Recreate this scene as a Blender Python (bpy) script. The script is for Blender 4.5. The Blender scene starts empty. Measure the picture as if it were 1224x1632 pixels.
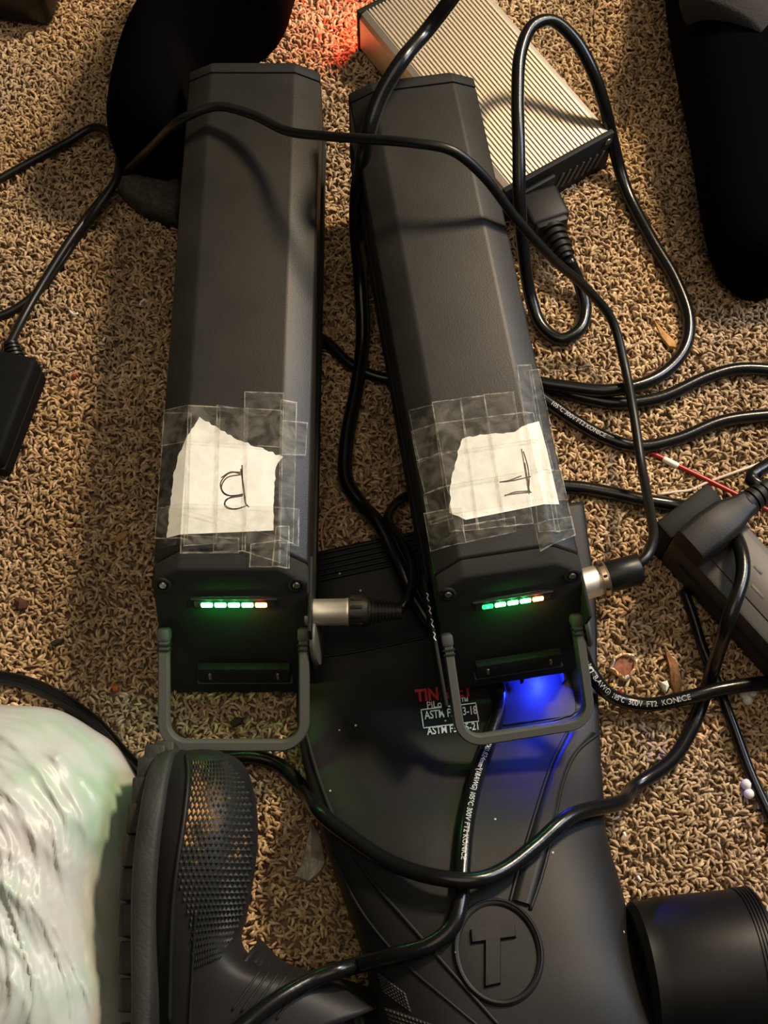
import bpy, bmesh, math, random
from mathutils import Vector, Matrix, noise
from mathutils.bvhtree import BVHTree

# ------------------------------------------------------------------ camera, world, lights
S = bpy.context.scene
COL = S.collection
random.seed(7)
TILT = math.radians(22.0)
FPX, CX, CY = 2000.0, 612.0, 816.0
CAMZ = 0.771
cam_d = bpy.data.cameras.new('camera')
cam_d.sensor_fit = 'VERTICAL'
cam_d.sensor_height = 24.0
cam_d.lens = FPX / 1632.0 * 24.0
cam_d.clip_start = 0.01
cam = bpy.data.objects.new('camera', cam_d)
COL.objects.link(cam)
cam.location = (0, 0, CAMZ)
cam.rotation_euler = (TILT, 0, 0)
S.camera = cam

w = bpy.data.worlds.new('room_ambience')
S.world = w
w.use_nodes = True
w.node_tree.nodes['Background'].inputs[0].default_value = (1.0, 0.86, 0.68, 1)
w.node_tree.nodes['Background'].inputs[1].default_value = 0.05

def area(name, loc, target, size, power, color):
    d = bpy.data.lights.new(name, 'AREA')
    d.shape = 'DISK'
    d.size = size
    d.energy = power
    d.color = color
    o = bpy.data.objects.new(name, d)
    COL.objects.link(o)
    o.location = loc
    o.rotation_euler = (Vector(target) - Vector(loc)).to_track_quat('-Z', 'Y').to_euler()
    return o

area('ceiling_lamp', (0.72, 1.10, 1.12), (0.08, 0.35, 0), 0.22, 26, (1.0, 0.80, 0.55))
area('ceiling_bounce', (0.1, 0.1, 2.3), (0.05, 0.35, 0), 1.6, 10, (1.0, 0.84, 0.64))
area('window_daylight', (1.45, 0.85, 1.20), (0.0, 0.5, 0.05), 0.8, 22, (0.70, 0.82, 1.0))

vs = S.view_settings
vs.view_transform = 'Standard'
vs.look = 'None'
vs.gamma = 1.0
vs.use_curve_mapping = False
vs.exposure = 0.2

# ------------------------------------------------------------------ helpers
V = Vector
CAM = V((0, 0, CAMZ))
UP = V((0, math.cos(TILT), math.sin(TILT)))
FW = V((0, math.sin(TILT), -math.cos(TILT)))
RT = V((1, 0, 0))

def ray(px, py):
    return (RT * ((px - CX) / FPX) + UP * ((CY - py) / FPX) + FW)

def P(px, py, z=0.0):
    """point of the room at height z that the photograph shows at (px, py)"""
    d = ray(px, py)
    return CAM + d * ((z - CAMZ) / d.z)

def srgb(r, g, b):
    f = lambda c: (c / 255 / 12.92) if c / 255 <= 0.04045 else ((c / 255 + 0.055) / 1.055) ** 2.4
    return (f(r), f(g), f(b), 1.0)

MATS = {}
def mat(name, col, rough=0.5, metal=0.0, spec=0.5, var=0.0, vscale=60.0, bump=0.0, bscale=400.0,
        emit=None, estr=0.0, col2=None, coat=0.0, stretch=None, specks=0.0):
    if name in MATS:
        return MATS[name]
    m = bpy.data.materials.new(name)
    m.use_nodes = True
    nt = m.node_tree
    b = nt.nodes['Principled BSDF']
    b.inputs['Base Color'].default_value = col
    b.inputs['Roughness'].default_value = rough
    b.inputs['Metallic'].default_value = metal
    b.inputs['Specular IOR Level'].default_value = spec
    b.inputs['Coat Weight'].default_value = coat
    tc = nt.nodes.new('ShaderNodeTexCoord')
    src = tc.outputs['Object']
    if stretch:
        mp = nt.nodes.new('ShaderNodeMapping')
        mp.inputs['Scale'].default_value = stretch
        nt.links.new(src, mp.inputs['Vector'])
        src = mp.outputs['Vector']
    if var > 0 or col2:
        n = nt.nodes.new('ShaderNodeTexNoise')
        n.inputs['Scale'].default_value = vscale
        n.inputs['Detail'].default_value = 5
        nt.links.new(src, n.inputs['Vector'])
        r = nt.nodes.new('ShaderNodeValToRGB')
        c2 = col2 or tuple(min(1, c * (1 + var)) for c in col[:3]) + (1,)
        c1 = col if col2 else tuple(c * (1 - var) for c in col[:3]) + (1,)
        r.color_ramp.elements[0].position = 0.36
        r.color_ramp.elements[1].position = 0.66
        r.color_ramp.elements[0].color = c1
        r.color_ramp.elements[1].color = c2
        nt.links.new(n.outputs['Fac'], r.inputs['Fac'])
        nt.links.new(r.outputs['Color'], b.inputs['Base Color'])
    if specks > 0:
        vo = nt.nodes.new('ShaderNodeTexVoronoi'); vo.inputs['Scale'].default_value = specks
        nt.links.new(src, vo.inputs['Vector'])
        lt = nt.nodes.new('ShaderNodeMath'); lt.operation = 'LESS_THAN'; lt.inputs[1].default_value = 0.055
        nt.links.new(vo.outputs['Distance'], lt.inputs[0])
        sp_ = nt.nodes.new('ShaderNodeSeparateColor'); nt.links.new(vo.outputs['Color'], sp_.inputs[0])
        gt = nt.nodes.new('ShaderNodeMath'); gt.operation = 'GREATER_THAN'; gt.inputs[1].default_value = 0.62
        nt.links.new(sp_.outputs[0], gt.inputs[0])
        mu = nt.nodes.new('ShaderNodeMath'); mu.operation = 'MULTIPLY'
        nt.links.new(lt.outputs[0], mu.inputs[0]); nt.links.new(gt.outputs[0], mu.inputs[1])
        mm = nt.nodes.new('ShaderNodeMix'); mm.data_type = 'RGBA'
        mm.inputs[6].default_value = col
        if b.inputs['Base Color'].links:
            nt.links.new(b.inputs['Base Color'].links[0].from_socket, mm.inputs[6])
        mm.inputs[7].default_value = (0.45, 0.42, 0.37, 1)
        nt.links.new(mu.outputs[0], mm.inputs[0])
        nt.links.new(mm.outputs[2], b.inputs['Base Color'])
    if bump > 0:
        n = nt.nodes.new('ShaderNodeTexNoise')
        n.inputs['Scale'].default_value = bscale
        n.inputs['Detail'].default_value = 3
        nt.links.new(src, n.inputs['Vector'])
        bp = nt.nodes.new('ShaderNodeBump')
        bp.inputs['Strength'].default_value = bump
        bp.inputs['Distance'].default_value = 0.001
        nt.links.new(n.outputs['Fac'], bp.inputs['Height'])
        nt.links.new(bp.outputs['Normal'], b.inputs['Normal'])
    if emit:
        b.inputs['Emission Color'].default_value = emit
        b.inputs['Emission Strength'].default_value = estr
    MATS[name] = m
    return m

def tag(o, label=None, cat=None, group=None, kind=None):
    if label: o['label'] = label
    if cat: o['category'] = cat
    if group: o['group'] = group
    if kind: o['kind'] = kind
    return o

def link(name, me, m, parent=None, smooth=False):
    o = bpy.data.objects.new(name, me)
    COL.objects.link(o)
    if m: me.materials.append(m)
    if parent: o.parent = parent
    if smooth:
        me.polygons.foreach_set('use_smooth', [True] * len(me.polygons))
    return o

def pymesh(name, verts, faces, m, parent=None, smooth=False):
    me = bpy.data.meshes.new(name)
    me.from_pydata([tuple(v) for v in verts], [], faces)
    me.update()
    return link(name, me, m, parent, smooth)

def bmobj(name, bm, m, parent=None, smooth=False, angle=None):
    me = bpy.data.meshes.new(name)
    bmesh.ops.recalc_face_normals(bm, faces=bm.faces[:])
    bm.to_mesh(me)
    bm.free()
    o = link(name, me, m, parent, smooth)
    if angle:
        me.polygons.foreach_set('use_smooth', [True] * len(me.polygons))
        me.set_sharp_from_angle(angle=math.radians(angle))
    return o

def empty(name, M=None, parent=None):
    o = bpy.data.objects.new(name, None)
    o.empty_display_size = 0.02
    COL.objects.link(o)
    if M is not None: o.matrix_world = M
    if parent: o.parent = parent
    return o

def box_bm(bm, c, s, M=None, bevel=0.0, seg=2):
    r = bmesh.ops.create_cube(bm, size=1.0)
    vs_ = r['verts']
    bmesh.ops.scale(bm, vec=V(s), verts=vs_)
    if bevel > 0:
        es = list({e for v in vs_ for e in v.link_edges})
        rr = bmesh.ops.bevel(bm, geom=es, offset=bevel, segments=seg, affect='EDGES', profile=0.5)
        vs_ = list({v for f in rr['faces'] for v in f.verts} | {v for v in vs_ if v.is_valid})
    T = Matrix.Translation(V(c)) if M is None else M @ Matrix.Translation(V(c))
    bmesh.ops.transform(bm, matrix=T, verts=vs_)
    return vs_

def box(name, c, s, m, parent=None, M=None, bevel=0.001, seg=2):
    bm = bmesh.new()
    box_bm(bm, c, s, M, bevel, seg)
    return bmobj(name, bm, m, parent, angle=40)

def frame_z(p, d, up=V((0, 0, 1))):
    """matrix with local z along d at p"""
    z = d.normalized()
    x = up.cross(z)
    if x.length < 1e-5: x = V((1, 0, 0))
    x.normalize()
    y = z.cross(x)
    return Matrix(((x.x, y.x, z.x, p.x), (x.y, y.y, z.y, p.y), (x.z, y.z, z.z, p.z), (0, 0, 0, 1)))

def lathe(name, prof, m, M, parent=None, n=28, angle=35):
    """prof: list of (r, h) along local z"""
    verts, faces = [], []
    for r, h in prof:
        for i in range(n):
            a = 2 * math.pi * i / n
            verts.append(M @ V((r * math.cos(a), r * math.sin(a), h)))
    for k in range(len(prof) - 1):
        for i in range(n):
            j = (i + 1) % n
            faces.append((k * n + i, k * n + j, (k + 1) * n + j, (k + 1) * n + i))
    faces.append(tuple(range(n - 1, -1, -1)))
    faces.append(tuple(range((len(prof) - 1) * n, len(prof) * n)))
    o = pymesh(name, verts, faces, m, parent, True)
    o.data.set_sharp_from_angle(angle=math.radians(angle))
    return o

def catmull(pts, step=0.003):
    pts = [V(p) for p in pts]
    pts = [pts[0] * 2 - pts[1]] + pts + [pts[-1] * 2 - pts[-2]]
    out = []
    for i in range(1, len(pts) - 2):
        p0, p1, p2, p3 = pts[i - 1:i + 3]
        t0 = 0; t1 = max(1e-6, (p1 - p0).length ** .5); t2 = t1 + max(1e-6, (p2 - p1).length ** .5)
        t3 = t2 + max(1e-6, (p3 - p2).length ** .5)
        n = max(2, int((p2 - p1).length / step))
        for k in range(n):
            t = t1 + (t2 - t1) * k / n
            A1 = p0 * ((t1 - t) / (t1 - t0)) + p1 * ((t - t0) / (t1 - t0))
            A2 = p1 * ((t2 - t) / (t2 - t1)) + p2 * ((t - t1) / (t2 - t1))
            A3 = p2 * ((t3 - t) / (t3 - t2)) + p3 * ((t - t2) / (t3 - t2))
            B1 = A1 * ((t2 - t) / (t2 - t0)) + A2 * ((t - t0) / (t2 - t0))
            B2 = A2 * ((t3 - t) / (t3 - t1)) + A3 * ((t - t1) / (t3 - t1))
            out.append(B1 * ((t2 - t) / (t2 - t1)) + B2 * ((t - t1) / (t2 - t1)))
    out.append(pts[-2])
    return out

def frames(path):
    fr = []
    n = len(path)
    side = None
    for i in range(n):
        t = (path[min(i + 1, n - 1)] - path[max(i - 1, 0)]).normalized()
        if side is None:
            side = t.cross(V((0, 0, 1)))
            if side.length < 1e-4: side = V((1, 0, 0))
        side = (side - t * side.dot(t)).normalized()
        fr.append((t, side, side.cross(t)))
    return fr

def tube(name, path, r, m, parent=None, n=12, step=0.003, raw=False):
    pts = path if raw else catmull(path, step)
    fr = frames(pts)
    verts, faces = [], []
    N = len(pts)
    for i, p in enumerate(pts):
        t, s, u = fr[i]
        rr = r(i / (N - 1)) if callable(r) else r
        for k in range(n):
            a = 2 * math.pi * k / n
            verts.append(p + s * (math.cos(a) * rr) + u * (math.sin(a) * rr))
    for i in range(N - 1):
        for k in range(n):
            j = (k + 1) % n
            faces.append((i * n + k, i * n + j, (i + 1) * n + j, (i + 1) * n + k))
    faces.append(tuple(range(n - 1, -1, -1)))
    faces.append(tuple(range((N - 1) * n, N * n)))
    return pymesh(name, verts, faces, m, parent, True)

def loft(name, stations, m, parent=None, n=40, sub=6, ex=2.4, caps=True, shape=None):
    """stations: (left px, right px, z the outline is seen at, z bottom, z top)"""
    rows = []
    for (l, r, zm, zb, zt) in stations:
        L = P(l[0], l[1], zm); R = P(r[0], r[1], zm)
        rows.append((L, R, zb, zt))
    cL = catn([a[0] for a in rows], sub); cR = catn([a[1] for a in rows], sub)
    cz = catn([V((a[2], a[3], 0)) for a in rows], sub)
    verts, faces = [], []
    for i in range(len(cL)):
        c = (cL[i] + cR[i]) / 2; h = (cR[i] - cL[i]) / 2
        h.z = 0; c.z = 0
        zb, zt = cz[i].x, cz[i].y
        for k in range(n):
            a = 2 * math.pi * k / n
            ca, sa = math.cos(a), math.sin(a)
            fx = math.copysign(abs(ca) ** (2 / ex), ca); fz = math.copysign(abs(sa) ** (2 / ex), sa)
            q = c + h * fx
            q.z = (zb + zt) / 2 + (zt - zb) / 2 * fz
            if shape: q = shape(q, i / (len(cL) - 1), a)
            verts.append(q)
    N = len(cL)
    for i in range(N - 1):
        for k in range(n):
            j = (k + 1) % n
            faces.append((i * n + k, i * n + j, (i + 1) * n + j, (i + 1) * n + k))
    if caps:
        faces.append(tuple(range(n - 1, -1, -1)))
        faces.append(tuple(range((N - 1) * n, N * n)))
    o = pymesh(name, verts, faces, m, parent, True)
    bm = bmesh.new(); bm.from_mesh(o.data)
    bmesh.ops.recalc_face_normals(bm, faces=bm.faces[:])
    bm.to_mesh(o.data); bm.free()
    return o

def catn(pts, sub):
    pts = [V(p) for p in pts]
    q = [pts[0] * 2 - pts[1]] + pts + [pts[-1] * 2 - pts[-2]]
    out = []
    for i in range(1, len(q) - 2):
        a, b, c, d = q[i - 1:i + 3]
        for k in range(sub):
            t = k / sub
            out.append(0.5 * ((2 * b) + (c - a) * t + (2 * a - 5 * b + 4 * c - d) * t * t + (3 * b - a - 3 * c + d) * t ** 3))
    out.append(pts[-1])
    return out

def bvh_of(*objs):
    bm = bmesh.new()
    for o in objs:
        t = bmesh.new(); t.from_mesh(o.data)
        t.transform(o.matrix_world)
        me = bpy.data.meshes.new('tmp'); t.to_mesh(me); t.free()
        bm.from_mesh(me); bpy.data.meshes.remove(me)
    b = BVHTree.FromBMesh(bm); bm.free()
    return b

def on(bvh, px, py, lift=0.0, fallback=0.0):
    """surface point of a thing at the place the photograph shows at (px, py)"""
    d = ray(px, py).normalized()
    loc, nor, idx, dist = bvh.ray_cast(CAM, d)
    if loc is None: return P(px, py, fallback)
    if nor.z < 0: nor = -nor
    return loc + nor * lift

def ribbon(name, pts, wdt, thick, m, parent=None, nrm=V((0, 0, 1)), closed=False):
    """flat strip along pts with real thickness"""
    verts, faces = [], []
    N = len(pts)
    for i, p in enumerate(pts):
        a = pts[(i - 1) % N] if closed or i else pts[0]
        b = pts[(i + 1) % N] if closed or i < N - 1 else pts[-1]
        t = (b - a).normalized()
        s = nrm.cross(t).normalized() * (wdt / 2)
        verts += [p - s, p + s, p + s + nrm * thick, p - s + nrm * thick]
    rng = N if closed else N - 1
    for i in range(rng):
        j = (i + 1) % N
        for k in range(4):
            l = (k + 1) % 4
            faces.append((i * 4 + k, i * 4 + l, j * 4 + l, j * 4 + k))
    if not closed:
        faces += [(3, 2, 1, 0), tuple(range(4 * N - 4, 4 * N))]
    return pymesh(name, verts, faces, m, parent)

def text_mesh(body, size, bold=0.0, spacing=1.0):
    c = bpy.data.curves.new('t', 'FONT')
    c.body = body; c.size = size; c.offset = bold; c.space_character = spacing
    c.resolution_u = 3
    o = bpy.data.objects.new('t', c)
    COL.objects.link(o)
    dg = bpy.context.evaluated_depsgraph_get()
    me = bpy.data.meshes.new_from_object(o.evaluated_get(dg))
    bpy.data.objects.remove(o); bpy.data.curves.remove(c)
    vs_ = [v.co.copy() for v in me.vertices]
    fs = [tuple(p.vertices) for p in me.polygons]
    bpy.data.meshes.remove(me)
    return vs_, fs

def prism(name, poly, h, m, parent=None, jitter=0.0, smooth=False):
    """poly: list of world points (outline), extruded upwards by h with an uneven top"""
    n = len(poly)
    c = sum(poly, V()) / n
    v = [p.copy() for p in poly]
    top = []
    for p in poly:
        q = p + (c - p) * 0.12 + V((0, 0, h * (1 + random.uniform(-jitter, jitter))))
        top.append(q)
    v += top
    v.append(c + V((0, 0, h * (1 + jitter))))
    f = [tuple(range(n - 1, -1, -1))]
    for i in range(n):
        j = (i + 1) % n
        f.append((i, j, n + j, n + i))
        f.append((n + i, n + j, 2 * n))
    return pymesh(name, v, f, m, parent, smooth)

# ------------------------------------------------------------------ materials
BLACKP = mat('black_case_plastic', (0.015, 0.0138, 0.0115, 1), 0.46, spec=0.34, var=0.30, vscale=16, bump=0.15, bscale=1500, specks=45)
BLACKD = mat('black_cap_plastic', (0.014, 0.0145, 0.0135, 1), 0.6, spec=0.12, bump=0.15, bscale=1800)
HANDLE = mat('dark_handle_plastic', (0.068, 0.066, 0.058, 1), 0.5, spec=0.35, bump=0.1, bscale=1500)
CABLE = mat('black_cable_rubber', (0.005, 0.005, 0.005, 1), 0.24, spec=0.36, bump=0.06, bscale=500)
CABLEM = mat('black_matt_rubber', (0.006, 0.006, 0.0055, 1), 0.38, spec=0.3)
RUBBER = mat('black_boot_rubber', (0.012, 0.0115, 0.0112, 1), 0.48, spec=0.19, var=0.2, vscale=18, bump=0.035, bscale=500, specks=75)
RUBBERS = mat('black_boot_sole', (0.022, 0.0215, 0.018, 1), 0.6, spec=0.3, var=0.25, vscale=40, bump=0.3, bscale=500)
FABRIC = mat('black_felt', (0.0012, 0.0012, 0.0012, 1), 0.95, spec=0.02, bump=0.4, bscale=900)
GREYF = mat('grey_felt_sole', (0.055, 0.050, 0.042, 1), 0.95, spec=0.1, var=0.3, vscale=300, bump=0.5, bscale=900)
ALU = mat('ribbed_aluminium', (0.74, 0.66, 0.54, 1), 0.46, metal=1.0, bump=0.06, bscale=600)
CHROME = mat('nickel_shell', (0.95, 0.90, 0.78, 1), 0.45, metal=1.0)
STEEL = mat('dull_steel', (0.35, 0.34, 0.31, 1), 0.4, metal=1.0)
PAPER = mat('white_paper', (0.88, 0.86, 0.82, 1), 0.8, spec=0.2, var=0.06, vscale=90, bump=0.25, bscale=120)
INK = mat('dark_red_ink', srgb(72, 28, 24), 0.6)
WHITEPRINT = mat('white_print', (0.72, 0.72, 0.70, 1), 0.6)
GREYPRINT = mat('grey_print', (0.42, 0.42, 0.41, 1), 0.6)
REDPRINT = mat('red_print', srgb(185, 45, 40), 0.6)
GLED = mat('green_led', (0.1, 0.8, 0.2, 1), 0.4, emit=(0.10, 1.0, 0.22, 1), estr=12)
GLEDD = mat('dim_green_led', (0.1, 0.6, 0.2, 1), 0.4, emit=(0.02, 1.0, 0.16, 1), estr=2.5)
RLED = mat('red_led', (0.8, 0.1, 0.05, 1), 0.4, emit=(1.0, 0.16, 0.05, 1), estr=16)
BLED = mat('blue_led', (0.1, 0.1, 0.9, 1), 0.4, emit=(0.015, 0.03, 1.0, 1), estr=3200)
RLED2 = mat('charger_red_led', (0.8, 0.1, 0.05, 1), 0.4, emit=(1.0, 0.05, 0.025, 1), estr=1600)

def tape_mat():
    m = bpy.data.materials.new('clear_tape')
    m.use_nodes = True
    nt = m.node_tree
    out = nt.nodes['Material Output']
    b = nt.nodes['Principled BSDF']
    b.inputs['Base Color'].default_value = (0.55, 0.52, 0.44, 1)
    b.inputs['Roughness'].default_value = 0.30
    tr = nt.nodes.new('ShaderNodeBsdfTransparent')
    tr.inputs['Color'].default_value = (0.95, 0.95, 0.93, 1)
    mx = nt.nodes.new('ShaderNodeMixShader')
    tc = nt.nodes.new('ShaderNodeTexCoord')
    n = nt.nodes.new('ShaderNodeTexNoise'); n.inputs['Scale'].default_value = 75; n.inputs['Detail'].default_value = 9
    n.inputs['Distortion'].default_value = 1.5
    r = nt.nodes.new('ShaderNodeMapRange')
    r.inputs['From Min'].default_value = 0.40; r.inputs['From Max'].default_value = 0.75
    r.inputs['To Min'].default_value = 0.012; r.inputs['To Max'].default_value = 0.13
    nt.links.new(tc.outputs['Object'], n.inputs['Vector'])
    nt.links.new(n.outputs['Fac'], r.inputs['Value'])
    nt.links.new(r.outputs['Result'], mx.inputs['Fac'])
    nt.links.new(tr.outputs[0], mx.inputs[1])
    nt.links.new(b.outputs[0], mx.inputs[2])
    bp = nt.nodes.new('ShaderNodeBump'); bp.inputs['Strength'].default_value = 0.5; bp.inputs['Distance'].default_value = 0.001
    nt.links.new(n.outputs['Fac'], bp.inputs['Height'])
    nt.links.new(bp.outputs['Normal'], b.inputs['Normal'])
    nt.links.new(mx.outputs[0], out.inputs['Surface'])
    return m
TAPE = tape_mat()
TAPE_E = TAPE.copy(); TAPE_E.name = 'clear_tape_edge'
for nd in TAPE_E.node_tree.nodes:
    if nd.bl_idname == 'ShaderNodeMapRange':
        nd.inputs['To Min'].default_value = 0.08; nd.inputs['To Max'].default_value = 0.55
    if nd.bl_idname == 'ShaderNodeTexNoise': nd.inputs['Scale'].default_value = 120

# ------------------------------------------------------------------ floor and carpet
FLOORM = mat('carpet_backing', (0.15, 0.10, 0.058, 1), 0.95, spec=0.1, var=0.3, vscale=40)
bm = bmesh.new()
box_bm(bm, (0, 0.40, -0.0145), (1.5, 1.6, 0.02))
floor = bmobj('floor', bm, FLOORM)
tag(floor, 'brown carpeted floor under everything', 'floor', kind='structure')

def carpet():
    m = bpy.data.materials.new('carpet_yarn')
    m.use_nodes = True
    nt = m.node_tree
    b = nt.nodes['Principled BSDF']
    b.inputs['Roughness'].default_value = 0.85
    b.inputs['Specular IOR Level'].default_value = 0.05
    b.inputs['Sheen Weight'].default_value = 0.15
    oi = nt.nodes.new('ShaderNodeObjectInfo')
    r = nt.nodes.new('ShaderNodeValToRGB')
    cr = r.color_ramp
    cr.elements[0].position = 0.0; cr.elements[0].color = (0.23, 0.145, 0.074, 1)
    cr.elements[1].position = 1.0; cr.elements[1].color = (0.70, 0.50, 0.29, 1)
    e = cr.elements.new(0.15); e.color = (0.37, 0.245, 0.128, 1)
    e = cr.elements.new(0.7); e.color = (0.50, 0.345, 0.190, 1)
    nt.links.new(oi.outputs['Random'], r.inputs['Fac'])
    ge = nt.nodes.new('ShaderNodeNewGeometry')
    n = nt.nodes.new('ShaderNodeTexNoise'); n.inputs['Scale'].default_value = 9; n.inputs['Detail'].default_value = 4
    nt.links.new(ge.outputs['Position'], n.inputs['Vector'])
    mr = nt.nodes.new('ShaderNodeMapRange')
    mr.inputs['From Min'].default_value = 0.35; mr.inputs['From Max'].default_value = 0.68
    mr.inputs['To Min'].default_value = 0.72; mr.inputs['To Max'].default_value = 1.15
    nt.links.new(n.outputs['Fac'], mr.inputs['Value'])
    mx = nt.nodes.new('ShaderNodeMix'); mx.data_type = 'RGBA'; mx.blend_type = 'MULTIPLY'
    mx.inputs[0].default_value = 1.0
    nt.links.new(r.outputs['Color'], mx.inputs[6])
    nt.links.new(mr.outputs['Result'], mx.inputs[7])
    # grey trodden patches
    n2 = nt.nodes.new('ShaderNodeTexNoise'); n2.inputs['Scale'].default_value = 5.5; n2.inputs['Detail'].default_value = 3
    nt.links.new(ge.outputs['Position'], n2.inputs['Vector'])
    mr2 = nt.nodes.new('ShaderNodeMapRange')
    mr2.inputs['From Min'].default_value = 0.56; mr2.inputs['From Max'].default_value = 0.70
    mr2.inputs['To Min'].default_value = 0.0; mr2.inputs['To Max'].default_value = 0.45
    nt.links.new(n2.outputs['Fac'], mr2.inputs['Value'])
    mx2 = nt.nodes.new('ShaderNodeMix'); mx2.data_type = 'RGBA'
    nt.links.new(mr2.outputs['Result'], mx2.inputs[0])
    nt.links.new(mx.outputs[2], mx2.inputs[6])
    mx2.inputs[7].default_value = (0.36, 0.30, 0.24, 1)
    nt.links.new(mx2.outputs[2], b.inputs['Base Color'])

    me = bpy.data.meshes.new('carpet_pile')
    x0, x1, y0, y1 = -0.42, 0.42, -0.10, 0.95
    me.from_pydata([(x0, y0, -0.0045), (x1, y0, -0.0045), (x1, y1, -0.0045), (x0, y1, -0.0045)], [], [(0, 1, 2, 3)])
    o = link('carpet_pile', me, m)
    g = bpy.data.node_groups.new('carpet_tufts', 'GeometryNodeTree')
    g.interface.new_socket('Geometry', in_out='INPUT', socket_type='NodeSocketGeometry')
    g.interface.new_socket('Geometry', in_out='OUTPUT', socket_type='NodeSocketGeometry')
    N = g.nodes.new; Lk = g.links.new
    gi = N('NodeGroupInput'); go = N('NodeGroupOutput')
    dp = N('GeometryNodeDistributePointsOnFaces'); dp.distribute_method = 'POISSON'
    dp.inputs['Distance Min'].default_value = 0.00168
    dp.inputs['Density Max'].default_value = 520000
    Lk(gi.outputs[0], dp.inputs['Mesh'])
    inst = []
    for k, (s, mid, e_) in enumerate((((0, 0, 0), (0.0012, 0.0, 0.0074), (0.0046, 0.0010, 0.0030)),
                                      ((0, 0, 0), (-0.0012, 0.0018, 0.0080), (0.0034, -0.0018, 0.0038)))):
        q = N('GeometryNodeCurveQuadraticBezier')
        q.inputs['Resolution'].default_value = 5
        q.inputs['Start'].default_value = s; q.inputs['Middle'].default_value = mid; q.inputs['End'].default_value = e_
        sr = N('GeometryNodeSetCurveRadius')
        sp = N('GeometryNodeSplineParameter')
        fc = N('ShaderNodeFloatCurve')
        cv = fc.mapping.curves[0]
        cv.points[0].location = (0, 0.7); cv.points[1].location = (1, 0.45)
        cv.points.new(0.65, 1.0)
        fc.mapping.update()
        Lk(sp.outputs['Factor'], fc.inputs['Value'])
        Lk(q.outputs[0], sr.inputs['Curve']); Lk(fc.outputs[0], sr.inputs['Radius'])
        ci = N('GeometryNodeCurvePrimitiveCircle'); ci.inputs['Resolution'].default_value = 6; ci.inputs['Radius'].default_value = 0.00088
        cm = N('GeometryNodeCurveToMesh'); cm.inputs['Fill Caps'].default_value = True
        Lk(sr.outputs[0], cm.inputs['Curve']); Lk(ci.outputs[0], cm.inputs['Profile Curve'])
        if 'Scale' in cm.inputs: Lk(fc.outputs[0], cm.inputs['Scale'])
        ss = N('GeometryNodeSetShadeSmooth'); Lk(cm.outputs[0], ss.inputs[0])
        sm = N('GeometryNodeSetMaterial'); sm.inputs['Material'].default_value = m
        Lk(ss.outputs[0], sm.inputs[0])
        inst.append(sm)
    ji = N('GeometryNodeGeometryToInstance')
    for s in reversed(inst): Lk(s.outputs[0], ji.inputs[0])
    ip = N('GeometryNodeInstanceOnPoints'); ip.inputs['Pick Instance'].default_value = True
    rv = N('FunctionNodeRandomValue'); rv.data_type = 'FLOAT_VECTOR'
    rv.inputs[0].default_value = (-0.6, -0.6, 0); rv.inputs[1].default_value = (0.6, 0.6, 6.283)
    sv = N('FunctionNodeRandomValue'); sv.data_type = 'FLOAT'
    sv.inputs[2].default_value = 0.8; sv.inputs[3].default_value = 1.2; 
    iv = N('FunctionNodeRandomValue'); iv.data_type = 'INT'
    iv.inputs[4].default_value = 0; iv.inputs[5].default_value = 1
    Lk(dp.outputs['Points'], ip.inputs['Points']); Lk(ji.outputs[0], ip.inputs['Instance'])
    Lk(iv.outputs[2], ip.inputs['Instance Index'])
    Lk(rv.outputs[0], ip.inputs['Rotation']); Lk(sv.outputs[1], ip.inputs['Scale'])
    Lk(ip.outputs[0], go.inputs[0])
    md = o.modifiers.new('tufts', 'NODES'); md.node_group = g
    tag(o, 'brown and beige twisted carpet pile covering the floor', 'carpet', kind='stuff')
    return o
carpet()

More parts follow.
